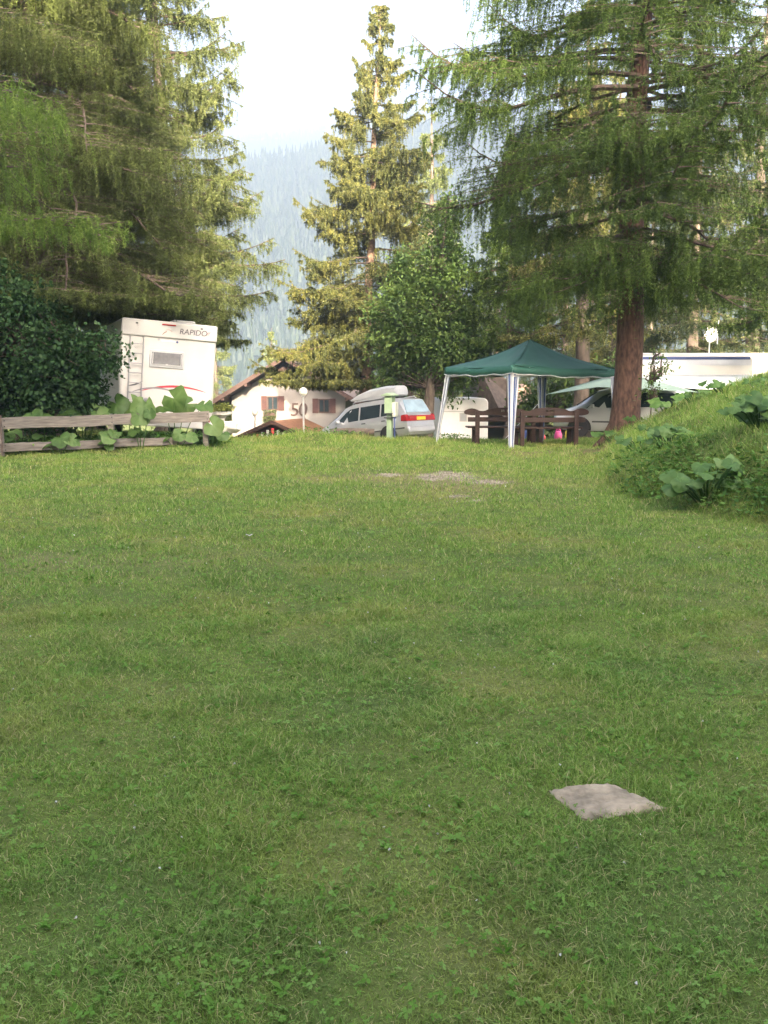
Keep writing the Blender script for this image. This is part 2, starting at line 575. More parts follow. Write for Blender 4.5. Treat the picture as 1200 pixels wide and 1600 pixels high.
rng = np.random.default_rng(15)
pts = np.stack([rng.uniform(-22, 30, 300), rng.uniform(-42, -13, 300)], -1)
hh = 27 + 0.41 * (-14 - pts[:, 1])  # unseen wood added as a sun block, heights follow the sun slope
far_wood('shade_woods', H, pts, hh - 2.5, hh + 1.5, 'unseen tall conifer wood behind the camera, added to shade the lawn', rng)

hz = MB().box((0, 900, 285), (6300, 2600, 610)).build('haze', [], smooth=0)
M_haze = bpy.data.materials.new('morning_haze')
M_haze.use_nodes = True
nt = M_haze.node_tree
for n in list(nt.nodes):
    if n.type != 'OUTPUT_MATERIAL': nt.nodes.remove(n)
pv = nt.nodes.new('ShaderNodeVolumePrincipled')
pv.inputs['Color'].default_value = (0.218, 0.280, 0.385, 1)
pv.inputs['Density'].default_value = 0.00110
nt.links.new(pv.outputs[0], nt.nodes['Material Output'].inputs['Volume'])
hz.data.materials.append(M_haze)
tag(hz, 'pale morning haze filling the valley', 'haze', kind='stuff')

# ------------------------------------------------------------------ lawn
def unit(v):
    return v / (np.linalg.norm(v, axis=-1, keepdims=True) + 1e-9)

M_blade = bpy.data.materials.new('grass_blades')
M_blade.use_nodes = True
nt = M_blade.node_tree
b = nt.nodes['Principled BSDF']
b.inputs['Roughness'].default_value = 0.6
b.inputs['Specular IOR Level'].default_value = 0.15
dry, lush, fine = lawn_nodes(nt)
rn = attr(nt, 'rnd')
c = mixc(nt, rn, (0.115, 0.232, 0.030), (0.345, 0.470, 0.110))
c2 = mixc(nt, rn, (0.260, 0.265, 0.060), (0.520, 0.470, 0.150))
c3 = mixc(nt, rn, (0.105, 0.205, 0.038), (0.290, 0.400, 0.120))
c = mixc(nt, lush, c, c3, 0.75)
c = mixc(nt, dry, c, c2, 0.66)
c = mixc(nt, fine, c, (0.045, 0.080, 0.020), 0.35)
st = nt.nodes.new('ShaderNodeMapRange')
st.inputs['From Min'].default_value = 0.90
st.inputs['From Max'].default_value = 0.93
nt.links.new(rn, st.inputs[0])
c = mixc(nt, st.outputs[0], c, (0.50, 0.42, 0.22), 0.85)
nt.links.new(c, b.inputs['Base Color'])
tr = nt.nodes.new('ShaderNodeBsdfTranslucent')
nt.links.new(c, tr.inputs[0])
ms = nt.nodes.new('ShaderNodeMixShader')
ms.inputs[0].default_value = 0.3
nt.links.new(b.outputs[0], ms.inputs[1])
nt.links.new(tr.outputs[0], ms.inputs[2])
nt.links.new(ms.outputs[0], nt.nodes['Material Output'].inputs[0])

SLAB = (0.836, 3.67)
def lawn_points(n, ya, yb, power, margin, rng):
    u = rng.uniform(0, 1, n)
    k = 2 - power
    y = (ya ** k + u * (yb ** k - ya ** k)) ** (1 / k)
    x = rng.uniform(-1, 1, n) * (0.43 * y + margin)
    keep = rng.uniform(0, 1, n) > np.maximum(gravel_mask(x, y) * 0.97, soil_mask(x, y) * 0.75)
    # the slab stays clear, a few blades lean over its rim
    a = R(12)
    lx = (x - SLAB[0]) * math.cos(a) + (y - SLAB[1]) * math.sin(a)
    ly = -(x - SLAB[0]) * math.sin(a) + (y - SLAB[1]) * math.cos(a)
    keep &= ~((np.abs(lx) < 0.125) & (np.abs(ly) < 0.105))
    return x[keep], y[keep]

def blades(name, n, ya, yb, power, hmin, hmax, wd, segs, label, rng, grow=0.0, tilt=0.75, margin=0.7):
    x, y = lawn_points(n, ya, yb, power, margin, rng)
    n = len(x)
    z = H(x, y) - 0.004
    d = np.clip(inside_dist(x, y), -1, 3)
    longer = 1 + 1.1 * sstep(-0.3, 0.3, d) + 0.8 * np.exp(-((y - 28.3) / 1.2) ** 2) * (x < 2) * (x > -5.5)
    tuft = 0.75 + 0.5 * (np.sin(x * 5.1 + 1.7 * np.sin(y * 3.3)) * np.sin(y * 4.3 + x))
    sc = (y / max(ya, 2.5)) ** grow
    h = rng.uniform(hmin, hmax, n) * longer * np.clip(tuft, 0.45, 1.3) * sc
    w_ = wd * rng.uniform(0.6, 1.3, n) * sc
    az = rng.uniform(0, 2 * np.pi, n)
    lean = rng.beta(1.6, 1.6, n) * tilt * 1.5
    dirx, diry = np.cos(az) * np.sin(lean), np.sin(az) * np.sin(lean)
    dz = np.cos(lean)
    sa = rng.uniform(0, 2 * np.pi, n)
    sx, sy = np.cos(sa) * w_ / 2, np.sin(sa) * w_ / 2
    P = lambda s, k, bend: np.stack([x + dirx * h * s * (1 + bend * s) + sx * k, y + diry * h * s * (1 + bend * s) + sy * k, z + dz * h * s * (1 - 0.25 * bend * s)], -1)
    rnd = rng.uniform(0, 1, n)
    if segs == 1:
        V = np.stack([P(0, -1, 0), P(0, 1, 0), P(1, 0, 0.3)], 1)
        return tag(np_mesh(name, V, 3, rnd, M_blade), label, 'grass', kind='stuff')
    V = np.concatenate([np.stack([P(0, -1, 0), P(0, 1, 0), P(0.55, 0.8, 0.4), P(0.55, -0.8, 0.4)], 1),
                        np.stack([P(0.55, -0.8, 0.4), P(0.55, 0.8, 0.4), P(1, 0.12, 0.8), P(1, -0.12, 0.8)], 1)])
    return tag(np_mesh(name, V, 4, np.concatenate([rnd, rnd]), M_blade), label, 'grass', kind='stuff')

rng = np.random.default_rng(11)
blades('grass', 330000, 1.9, 7.0, 1.55, 0.018, 0.052, 0.0034, 2, 'short mown grass of the near lawn', rng, 0.25)
blades('grass', 360000, 6.6, 34.0, 1.75, 0.028, 0.062, 0.0080, 1, 'mown grass of the far lawn up to the crest', rng, 0.62, margin=1.2)

M_clover = foliage('clover_leaf', [(0.075, 0.170, 0.018), (0.115, 0.235, 0.036), (0.175, 0.300, 0.070)], 0.3, 1.5, 0.65, 0.1)
def clover(n, ya, yb, rng):
    x, y = lawn_points(n * 3, ya, yb, 1.55, 0.7, rng)
    patch = np.sin(x * 1.9 + 2.2 * np.sin(y * 1.3)) * np.sin(y * 1.7 + 1.1 * x) + 0.5 * np.sin(x * 4.3 + y * 3.9)
    keep = rng.uniform(0, 1, len(x)) < 0.16 + 0.30 * np.clip(patch - 0.1, 0, 1)
    x, y = x[keep][:n], y[keep][:n]
    n = len(x)
    z = H(x, y) + rng.uniform(0.012, 0.040, n)
    c = np.stack([x, y, z], -1)
    a0 = rng.uniform(0, 6.28, n)
    sz = rng.uniform(0.003, 0.0085, n) * (np.maximum(y, 3) / 3) ** 0.3
    tl = rng.normal(0, 0.35, (n, 2))
    Vs, rs = [], []
    rnd = rng.uniform(0, 1, n)
    for k in range(3):
        a = a0 + k * 2.094
        def p(r, da):
            dx, dy = np.cos(a + da) * r * sz, np.sin(a + da) * r * sz
            return c + np.stack([dx, dy, tl[:, 0] * dx + tl[:, 1] * dy - 0.15 * r * sz], -1)
        Vs.append(np.stack([c, p(1.1, -0.75), p(1.75, -0.28), p(1.75, 0.28), p(1.1, 0.75)], 1))
        rs.append(rnd)
    return tag(np_mesh('clover', np.concatenate(Vs), 5, np.concatenate(rs), M_clover), 'clover and small broad leaves growing through the lawn', 'clover', kind='stuff')
clover(24000, 1.9, 16, rng)

M_weed = foliage('weed_leaf', [(0.045, 0.115, 0.016), (0.080, 0.175, 0.028), (0.140, 0.250, 0.050)], 0.3, 1.0, 0.55, 0.2)
def weeds(name, cx, cy_, L, rng, label, up=0.55):
    """loose ground cover: oval leaves around the points"""
    n = len(cx)
    base = np.stack([cx, cy_, H(cx, cy_)], -1)
    base[:, 2] += rng.uniform(0.01, 0.16, n) * L / 0.06
    d = unit(np.stack([rng.normal(0, 1, n), rng.normal(0, 1, n), rng.uniform(-0.3, up, n)], -1))
    s = unit(np.cross(d, np.array([0, 0, 1.0]) + rng.normal(0, 0.3, (n, 3))))
    ln = L * rng.uniform(0.6, 1.5, n)[:, None]
    V = np.stack([base, base + d * ln * 0.45 + s * ln * 0.3, base + d * ln, base + d * ln * 0.45 - s * ln * 0.3], 1)
    return tag(np_mesh(name, V, 4, rng.uniform(0, 1, n), M_weed), label, 'weeds', kind='stuff')
n = 60000
x = rng.uniform(3.3, 9.5, n); y = rng.uniform(10.3, 25.0, n)
d = inside_dist(x, y)
pn = np.sin(x * 2.1 + np.sin(y * 1.6) * 1.7) * np.sin(y * 1.2 + x * 0.8)
low = np.exp(-((d - 0.5) / 0.45) ** 2) * (0.65 + 0.5 * (y < 16.5))
keep = (d > 0.02) & (rng.uniform(0, 1, n) < np.clip(low * (0.25 + 0.75 * (y < 17.5)) + 0.20 * (pn > 0.6), 0.03, 1) * np.where(y > 15.0, np.where(y > 18, 0.10, 0.35), 1))
weeds('ground_cover', x[keep], y[keep], 0.075, rng, 'dark leafy weeds covering the foot of the grassy bank')
n = 9000
t = rng.uniform(-0.25, 1.03, n)
weeds('undergrowth', -8.6 + 4.2 * t + rng.normal(0, 0.1, n), 22.3 + 3.0 * t + 0.72 + rng.normal(0, 0.26, n), 0.10, rng, 'dark leafy undergrowth behind the wooden fence')
# plantain and dandelion rosettes, and a few white clover heads
m_ = 480
rx, ry = lawn_points(m_, 2.0, 14, 1.3, 0.6, rng)
rx, ry = np.repeat(rx, 7), np.repeat(ry, 7)
a_ = rng.uniform(0, 6.28, len(rx))
ln = (rng.uniform(0.016, 0.042, len(rx)) * np.repeat(rng.uniform(0.6, 1.25, len(rx) // 7), 7))[:, None]
B_ = np.stack([rx, ry, H(rx, ry) + 0.010], -1)
D_ = np.stack([np.cos(a_), np.sin(a_), rng.uniform(0.25, 0.75, len(rx))], -1)
S_ = np.stack([-np.sin(a_), np.cos(a_), np.zeros(len(rx))], -1)
tipd = D_ * np.array([1, 1, 0.55])
V = np.concatenate([np.stack([B_, B_ + D_ * ln * 0.5 + S_ * ln * 0.20, B_ + tipd * ln, B_ + tipd * ln], 1)[:, :4], np.stack([B_, B_ + tipd * ln, B_ + tipd * ln, B_ + D_ * ln * 0.5 - S_ * ln * 0.20], 1)])
V = V[:, [0, 1, 2]] if False else V
tri = np.concatenate([V[:len(rx)][:, [0, 1, 2]], V[len(rx):][:, [0, 1, 3]]])
tag(np_mesh('lawn_rosettes', tri, 3, np.tile(np.repeat(rng.uniform(0, 1, len(rx) // 7), 7), 2), M_clover), 'flat rosettes of broad leaves dotted through the lawn', 'weeds', kind='stuff')
m_ = 260
rx, ry = lawn_points(m_, 2.0, 22, 1.2, 0.6, rng)
B_ = np.stack([rx, ry, H(rx, ry) + rng.uniform(0.025, 0.05, len(rx))], -1)
q_ = rng.normal(0, 1, (len(rx), 6, 3)); q_ = unit(q_)
sz_ = 0.0055 * (np.maximum(ry, 3) / 3)[:, None, None] ** 0.4
tri = np.stack([B_[:, None] + q_ * sz_, B_[:, None] + np.roll(q_, 1, 1) * sz_, B_[:, None] + np.roll(q_, 2, 1) * sz_], 2).reshape(-1, 3, 3)
tag(np_mesh('clover_flowers', tri, 3, rng.uniform(0, 1, len(tri)), foliage('clover_head', [(0.45, 0.45, 0.40), (0.6, 0.6, 0.55), (0.7, 0.68, 0.66)], 0.2, 1)), 'tiny white clover heads scattered in the lawn', 'flowers', kind='stuff')
n = 2600
x = np.concatenate([rng.normal(2.0, 0.22, 380), rng.uniform(-3.6, -0.6, 900)])
y = np.concatenate([rng.normal(29.5, 0.4, 380), rng.normal(29.6, 0.5, 900)])
weeds('tall_weeds', x, y, 0.075, rng, 'taller weeds along the crest of the lawn by the silver car')

# pebbles on the bare patch
n = 2600
x = rng.uniform(-0.4, 2.4, n * 4); y = rng.uniform(13.4, 19.2, n * 4)
k = rng.uniform(0, 1, n * 4) < gravel_mask(x, y)
x, y = x[k][:n], y[k][:n]
n = len(x)
c = np.stack([x, y, H(x, y)], -1)
s = rng.uniform(0.008, 0.028, n)
ph = rng.uniform(0, 6.28, n)
Vs = []
for j in range(5):
    p = lambda jj: c + np.stack([np.cos(ph + jj * 1.2566) * s, np.sin(ph + jj * 1.2566) * s, 0 * s], -1)
    top = c + np.stack([0.2 * s * np.cos(ph), 0.2 * s * np.sin(ph), 0.8 * s], -1)
    Vs.append(np.stack([p(j), p(j + 1), top], 1))
tag(np_mesh('gravel', np.concatenate(Vs), 3, np.tile(rng.uniform(0, 1, n), 5), foliage('pebble_grey', [(0.12, 0.105, 0.072), (0.20, 0.175, 0.125), (0.30, 0.268, 0.20)], 0, 3, 0.9)), 'pale gravel showing through the worn lawn', 'gravel', kind='stuff')

# ------------------------------------------------------------------ trees
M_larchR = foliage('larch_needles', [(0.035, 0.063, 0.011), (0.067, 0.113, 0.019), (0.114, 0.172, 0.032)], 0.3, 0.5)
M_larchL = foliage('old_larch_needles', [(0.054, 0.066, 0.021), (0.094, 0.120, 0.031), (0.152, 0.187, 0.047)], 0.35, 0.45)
M_larchLit = foliage('lit_larch_needles', [(0.078, 0.138, 0.026), (0.132, 0.210, 0.036), (0.204, 0.288, 0.060)], 0.4, 0.6)  # larch copy in a brighter green, as if lit
M_larchPale = foliage('sunlit_larch_needles', [(0.067, 0.089, 0.030), (0.114, 0.143, 0.045), (0.182, 0.209, 0.069)], 0.3, 0.5)  # paler larch copy, sunlight put into the needle colour
M_spruceN = foliage('lit_spruce_needles', [(0.043, 0.057, 0.020), (0.093, 0.106, 0.029), (0.173, 0.168, 0.043)], 0.2, 0.5)  # spruce needles with the sunlit yellow put into their colour
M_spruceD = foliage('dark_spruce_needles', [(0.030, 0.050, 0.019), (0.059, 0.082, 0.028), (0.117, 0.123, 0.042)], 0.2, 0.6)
M_rowan = foliage('rowan_leaf', [(0.043, 0.081, 0.019), (0.076, 0.132, 0.031), (0.128, 0.183, 0.041)], 0.35, 0.9)
M_hazel = foliage('hazel_leaf', [(0.018, 0.048, 0.015), (0.034, 0.078, 0.024), (0.074, 0.132, 0.046)], 0.3, 1.2, 0.55, 0.18)
M_yellow = foliage('sunny_shrub_leaf', [(0.12, 0.15, 0.03), (0.19, 0.22, 0.05), (0.28, 0.28, 0.07)], 0.35, 1.0)

def needles(P, T, k, L, wd, rng, down=0.2, along=0.5):
    """P (N,3) points, T (N,3) tangents -> thin triangles"""
    n = len(P)
    P = np.repeat(P, k, 0); T = np.repeat(T, k, 0)
    d = rng.normal(0, 1, (n * k, 3)) * 0.75 + T * along
    d[:, 2] -= down
    d = unit(d)
    s = unit(np.cross(d, rng.normal(0, 1, (n * k, 3)))) * (wd * rng.uniform(0.6, 1.3, (n * k, 1)) / 2)
    ln = L * rng.uniform(0.55, 1.35, (n * k, 1))
    return np.stack([P - s, P + s, P + d * ln], 1)

def conifer(name, loc, Ht, r0, prof, nb, rng, fol, bark, label, group=None, twigbark=None, z0=2.0, rise=0.15, sag=0.35, tip=0.1,
            strands=26, hang=0.7, hang_out=0.25, npt=9, kn=3, nl=0.07, nw=0.018, lean=(0, 0), lats=7, latlen=0.32, azf=None, trunk_vis=True, dens_pow=1.0, hfn=None, cat='tree', brad=0.05, zmin=None, taper=0.6, lrand=(0.72, 1.12), front=0.0, hvar=0.0):
    root = empty(name, loc)
    tag(root, label, cat, group)
    # trunk
    tb = MB()
    hs = [0, 0.12, 0.3, 0.6, 1.0, 1.8] + list(np.linspace(3, Ht, 9))
    pts, rad = [], []
    for i, h in enumerate(hs):
        f = h / Ht
        pts.append((lean[0] * h + 0.06 * math.sin(h * 0.7), lean[1] * h + 0.05 * math.cos(h * 0.6), h - 0.25 if i == 0 else h))
        rad.append(max(0.012, r0 * (1 - f) ** 0.85 * (1 + 0.75 * math.exp(-h / 0.28))))
    tb.tube(pts, rad, 14)
    for k in range(6):
        a = k * 1.05 + rng.uniform(-0.3, 0.3)
        ca, sa = math.cos(a), math.sin(a)
        tb.tube([(ca * r0 * 0.75, sa * r0 * 0.75, 0.55), (ca * r0 * 1.35, sa * r0 * 1.35, 0.16), (ca * r0 * 2.3, sa * r0 * 2.3, -0.12)], [r0 * 0.30, r0 * 0.26, r0 * 0.10], 7)
    tb.build('trunk', bark, root)
    # branches
    bb = MB()
    TP, TT, TL = [], [], []           # strand start, outward direction, hang length
    NP, NT = [], []                   # needles right on the twigs
    u = np.sort(rng.uniform(0, 1, nb))
    ga = 0.0
    for i in range(nb):
        h = z0 + (Ht * 0.985 - z0) * (u[i] ** dens_pow if hfn is None else hfn(u[i]))
        f = (h - z0) / (Ht - z0)
        ga += 2.39996 + rng.uniform(-0.5, 0.5)
        az = ga if azf is None else azf(rng)
        if rng.uniform() < front: az = -math.pi / 2 + rng.normal(0, 0.6)
        L = prof(f, az) * rng.uniform(*lrand)
        if L < 0.12: continue
        t = np.linspace(0, 1, 9)
        rs, sg, tp = rise * rng.uniform(0.5, 1.4) * (0.6 + 0.9 * f), sag * rng.uniform(0.6, 1.35) * (1.15 - 0.8 * f), tip * rng.uniform(0.5, 1.5)
        zz = L * (rs * t - sg * t ** 1.6 + tp * t ** 3.5)
        wob = rng.normal(0, 0.05, 2)
        cx = L * t * math.cos(az + wob[0]) + L * 0.06 * np.sin(t * 5 + ga)
        cy2 = L * t * math.sin(az + wob[0]) + L * 0.06 * np.cos(t * 4 + ga)
        tx, ty = lean[0] * h, lean[1] * h
        P = np.stack([tx + cx, ty + cy2, h + zz], -1)
        if zmin is not None:
            lo_ = zmin + 0.35
            P[:, 2] = np.where(P[:, 2] < lo_, lo_ + (P[:, 2] - lo_) * 0.12, P[:, 2])
        out = np.array([math.cos(az), math.sin(az), 0.0])
        side = np.array([-out[1], out[0], 0])
        bb.tube([tuple(p) for p in P], list((brad * (0.35 + L / 5.0)) * (1 - t * 0.88)), 5, cap=False)
        curves = [(P, 1.0, 0.12, None)]
        nl_ = max(2, int(lats * L / 2.5 + 1.5))
        for j in range(nl_):
            s0 = rng.uniform(0.15, 0.95)
            q = np.array([np.interp(s0, t, P[:, a]) for a in range(3)])
            ll = L * latlen * (1.15 - s0) * rng.uniform(0.6, 1.3) + 0.18
            sgn = 1 if j % 2 else -1
            dd = out * rng.uniform(0.4, 0.9) + side * sgn * rng.uniform(0.5, 1.0)
            tt = np.linspace(0, 1, 5)
            Q = q + np.outer(tt * ll, dd) + np.outer(ll * (-0.28 * tt ** 1.5 + 0.05 * tt), [0, 0, 1])
            if zmin is not None: Q[:, 2] = np.where(Q[:, 2] < lo_, lo_ + (Q[:, 2] - lo_) * 0.12, Q[:, 2])
            curves.append((Q, ll / L, 0.0, s0))
            if ll > 0.3:
                bb.tube([tuple(p) for p in Q], [0.012 * (1 + ll), 0.010, 0.008, 0.006, 0.004], 3, cap=False)
        ns = max(4, int(strands * (L / 2.5) * (1 + hvar * rng.uniform(-0.6, 0.6))))
        hk = 1 + hvar * rng.uniform(-0.75, 0.55)
        tot = sum(c[1] for c in curves)
        for (Q, share, smin, sb) in curves:
            m_ = max(2, int(ns * share / tot + rng.uniform(0, 1)))
            s = rng.uniform(smin, 1, m_)
            tq = np.linspace(0, 1, len(Q))
            TP.append(np.stack([np.interp(s, tq, Q[:, a]) for a in range(3)], -1))
            dd = unit(Q[-1] - Q[0])
            TT.append(np.repeat(dd[None] + rng.normal(0, 0.25, (1, 3)), m_, 0))
            se = s if sb is None else sb + 0.3 * s
            TL.append(hang * hk * rng.uniform(0.25, 1.2, m_) * (0.35 + 0.65 * min(1, L / 2.2)) * np.clip(1.25 - taper * se, 0.12, 1))
            m2 = max(3, int(m_ * 2.2))
            s = rng.uniform(smin, 1, m2)
            NP.append(np.stack([np.interp(s, tq, Q[:, a]) for a in range(3)], -1))
            NT.append(np.repeat(dd[None], m2, 0))
    bb.build('branches', twigbark or M_twig, root)
    TP, TT, TL = np.concatenate(TP), np.concatenate(TT), np.concatenate(TL)
    if zmin is not None:
        TL = np.minimum(TL, np.maximum(0.05, TP[:, 2] - zmin - rng.uniform(-0.1, 0.35, len(TL))))
        kk = TP[:, 2] > zmin
        TP, TT, TL = TP[kk], TT[kk], TL[kk]
    S = len(TP)
    g = np.linspace(0.05, 1, npt)
    drift = rng.normal(0, 0.10, (S, 1, 3))
    path = TP[:, None] + (TT * hang_out)[:, None] * (TL[:, None, None] * np.sqrt(g)[None, :, None]) + drift * (TL[:, None, None] * g[None, :, None])
    path[..., 2] -= TL[:, None] * g[None] ** 1.15
    tang = np.gradient(path, axis=1)
    V = needles(path.reshape(-1, 3), unit(tang.reshape(-1, 3)), kn, nl, nw, rng)
    rn1 = np.repeat(np.clip(rng.uniform(0, 1, S)[:, None] + rng.normal(0, 0.12, (S, npt)), 0, 1).reshape(-1), kn)
    NP, NT = np.concatenate(NP), np.concatenate(NT)
    if zmin is not None:
        kk = NP[:, 2] > zmin
        NP, NT = NP[kk], NT[kk]
    V2 = needles(NP, NT, kn + 2, nl * 1.2, nw, rng, down=0.35)
    rn2 = rng.uniform(0, 1, len(V2))
    np_mesh('crown', np.concatenate([V, V2]), 3, np.concatenate([rn1, rn2]), fol, root)
    return root

def broadleaf(name, loc, trunk_pts, trunk_rad, blobs, nleaf, L, W_, fol, bark, label, rng, cat='tree', per=26, droop=0.25, group=None):
    """blobs: (x, y, z, rx, ry, rz) in local metres; twigs grow from the trunk line to sprays of leaves"""
    root = empty(name, loc)
    tag(root, label, cat, group)
    tb = MB()
    tb.tube(trunk_pts, trunk_rad, 10)
    tb.build('trunk', bark, root)
    bl = np.array(blobs)
    vol = bl[:, 3] * bl[:, 4] * bl[:, 5]
    nsp = nleaf // per
    which = rng.choice(len(bl), nsp, p=vol ** 0.8 / (vol ** 0.8).sum())
    u = unit(rng.normal(0, 1, (nsp, 3))) * (rng.uniform(0.15, 1, (nsp, 1)) ** 0.45)
    c = bl[which, :3] + u * bl[which, 3:]
    outd = unit(u * bl[which, 3:] + np.array([0, 0, 0.15]))
    lb = MB()
    tp = np.array(trunk_pts)
    for i in range(0, nsp, max(1, nsp // 240)):
        k = np.argmin(np.linalg.norm(tp - c[i], axis=1) + np.maximum(0, tp[:, 2] - c[i, 2] + 0.2) * 2)
        mid = (tp[k] + c[i]) / 2 + rng.normal(0, 0.1, 3)
        lb.tube([tuple(tp[k]), tuple(mid), tuple(c[i])], [0.035, 0.02, 0.006], 4, cap=False)
    lb.build('branches', bark, root)
    s = np.tile(np.linspace(0, 1, per), (nsp, 1)) + rng.normal(0, 0.05, (nsp, per))
    spl = rng.uniform(0.25, 0.6, (nsp, 1, 1)) * L / 0.09
    P = c[:, None] + outd[:, None] * (s[..., None] - 0.4) * spl * 0.8 + rng.normal(0, 0.10, (nsp, per, 3)) * L / 0.09
    P[..., 2] -= droop * (s ** 2) * spl[..., 0] * 0.5
    P = P.reshape(-1, 3)
    od = np.repeat(outd, per, 0)
    m = len(P)
    d = unit(od * 0.5 + rng.normal(0, 0.75, (m, 3)) - np.array([0, 0, 0.35]))
    nrm = unit(rng.normal(0, 0.55, (m, 3)) + np.array([0, 0, 0.9]) + od * 0.3)
    sd = unit(np.cross(d, nrm))
    ln = (L * rng.uniform(0.6, 1.3, m))[:, None]
    wd = (W_ * rng.uniform(0.7, 1.25, m))[:, None]
    V = np.stack([P, P + d * ln * 0.35 + sd * wd / 2, P + d * ln * 0.8 + sd * wd * 0.3, P + d * ln, P + d * ln * 0.8 - sd * wd * 0.3, P + d * ln * 0.35 - sd * wd / 2], 1)
    rn_ = np.clip(np.repeat(rng.uniform(0, 1, nsp), per) * 0.6 + rng.uniform(0, 0.4, m), 0, 1)
    np_mesh('crown', V, 6, rn_, fol, root)
    return root

def gp(px, Y, dz=0.0):
    """ground point seen at pixel column px, Y metres out"""
    x = at(px, 690, Y).x
    return Vector((x, Y, Hs(x, Y) + dz))

rng = np.random.default_rng(21)
# big larch on the right, its trunk beside the tent
conifer('larch_tree', gp(974, 25.0), 24, 0.36, lambda f, a: 5.6 * (1 - f) ** 0.55 * (0.6 + 0.4 * min(1, f / 0.12)) * (1 + 0.28 * max(0, -math.cos(a)) * min(1, f / 0.25)), 165, rng, M_larchR, M_larchbark,
        'big larch with a thick reddish trunk beside the green tent', z0=4.4, rise=0.20, sag=0.52, tip=0.30, taper=0.8, lrand=(0.5, 1.15), front=0.22, hvar=1.0, hang_out=0.3, strands=98, hang=1.0, npt=11, kn=4, nl=0.085, nw=0.017, lean=(0.012, 0.0), lats=11, latlen=0.46, dens_pow=1.2, brad=0.05, zmin=2.75)
# the larch mass on the left
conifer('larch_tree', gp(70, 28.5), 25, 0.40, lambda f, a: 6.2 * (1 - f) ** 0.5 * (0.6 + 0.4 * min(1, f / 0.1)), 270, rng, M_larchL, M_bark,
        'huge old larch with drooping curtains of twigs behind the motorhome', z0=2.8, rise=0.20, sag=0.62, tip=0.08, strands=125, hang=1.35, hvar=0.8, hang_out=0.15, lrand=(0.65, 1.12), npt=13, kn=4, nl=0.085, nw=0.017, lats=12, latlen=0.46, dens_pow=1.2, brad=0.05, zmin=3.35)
conifer('larch_tree', gp(262, 38), 21.5, 0.32, lambda f, a: 5.6 * (1 - f) ** 0.62 * (0.5 + 0.5 * min(1, f / 0.25)), 200, rng, M_larchPale, M_bark,
        'sunlit yellow green larch rising behind the white motorhome', z0=1.6, rise=0.10, sag=0.28, tip=0.24, taper=0.95, lrand=(0.55, 1.1), front=0.12, zmin=3.2, strands=100, hang=0.8, npt=9, kn=3, nl=0.10, nw=0.026, lats=10, latlen=0.42, dens_pow=1.1)
# one close larch standing outside the frame reaches in from the left
conifer('larch_tree', gp(-150, 17.5), 17, 0.3, lambda f, a: (5.0 if (0.10 < f < 0.30 and abs((a + 3.14159) % 6.28318 - 3.14159) < 1.0) else 2.6) * (1 - f) ** 0.5, 70, rng, M_larchLit, M_bark,
        'near larch whose bright green branch reaches in over the dark bush', z0=3.6, rise=0.08, sag=0.42, tip=0.10, strands=80, hang=0.75, npt=12, kn=4, nl=0.065, nw=0.016, lats=12, latlen=0.42, dens_pow=1.2, brad=0.018, front=0.1, zmin=4.1)
# tall central spruce
def spruce_prof(f, a):
    return 6.3 * (1 - f) ** 0.84
SP = gp(566, 50)
conifer('spruce_tree', SP, at(598, -6, 50).z - SP.z, 0.33, spruce_prof, 150, np.random.default_rng(29), M_spruceN, M_sprucebark,
        'tall sunlit spruce with a bare warm trunk in the middle', z0=2.6, rise=0.10, sag=0.50, tip=0.42, taper=1.05, lrand=(0.62, 1.12), strands=96, hang=1.0, hvar=0.5, front=0.03, zmin=3.4, hang_out=0.06, npt=9, kn=4, nl=0.11, nw=0.040, lean=(0.042, 0), lats=8, latlen=0.36, dens_pow=1.05, brad=0.04)
# background conifers
def small_conifer(px, Y, toppx, rad, nb, fol, label, seed, name='spruce_tree', grp=None, **k):
    g = gp(px, Y)
    ht = at(px, toppx, Y).z - g.z
    kw = dict(z0=0.8, rise=0.1, sag=0.45, tip=0.2, strands=44, hang=0.7, hang_out=0.1, npt=7, kn=3, nl=0.13, nw=0.045, lats=7, latlen=0.36)
    kw.update(k)
    return conifer(name, g, ht, 0.018 * ht, lambda f, a: rad * (1 - f) ** 0.8, nb, np.random.default_rng(seed), fol, M_bark, label, grp, **kw)
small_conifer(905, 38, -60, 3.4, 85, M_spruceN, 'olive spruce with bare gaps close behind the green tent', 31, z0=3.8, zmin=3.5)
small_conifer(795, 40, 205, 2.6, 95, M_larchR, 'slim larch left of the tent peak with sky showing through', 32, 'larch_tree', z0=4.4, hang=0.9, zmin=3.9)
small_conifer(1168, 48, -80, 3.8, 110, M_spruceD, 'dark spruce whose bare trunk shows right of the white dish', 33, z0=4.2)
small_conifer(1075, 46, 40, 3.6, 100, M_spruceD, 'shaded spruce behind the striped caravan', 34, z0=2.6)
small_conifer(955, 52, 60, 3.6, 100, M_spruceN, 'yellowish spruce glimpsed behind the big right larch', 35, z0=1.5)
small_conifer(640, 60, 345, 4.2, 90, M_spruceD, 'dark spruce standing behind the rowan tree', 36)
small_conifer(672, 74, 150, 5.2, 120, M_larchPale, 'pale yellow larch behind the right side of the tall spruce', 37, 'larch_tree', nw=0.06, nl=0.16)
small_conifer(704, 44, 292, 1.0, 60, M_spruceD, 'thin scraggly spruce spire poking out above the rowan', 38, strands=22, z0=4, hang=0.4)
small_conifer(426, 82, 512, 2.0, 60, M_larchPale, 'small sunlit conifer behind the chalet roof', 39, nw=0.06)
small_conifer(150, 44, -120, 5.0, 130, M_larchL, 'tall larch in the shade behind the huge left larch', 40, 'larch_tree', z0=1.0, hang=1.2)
small_conifer(-60, 36, -120, 5.0, 120, M_larchL, 'shaded larch at the left edge behind the dark bush', 41, 'larch_tree', z0=1.0, hang=1.2)
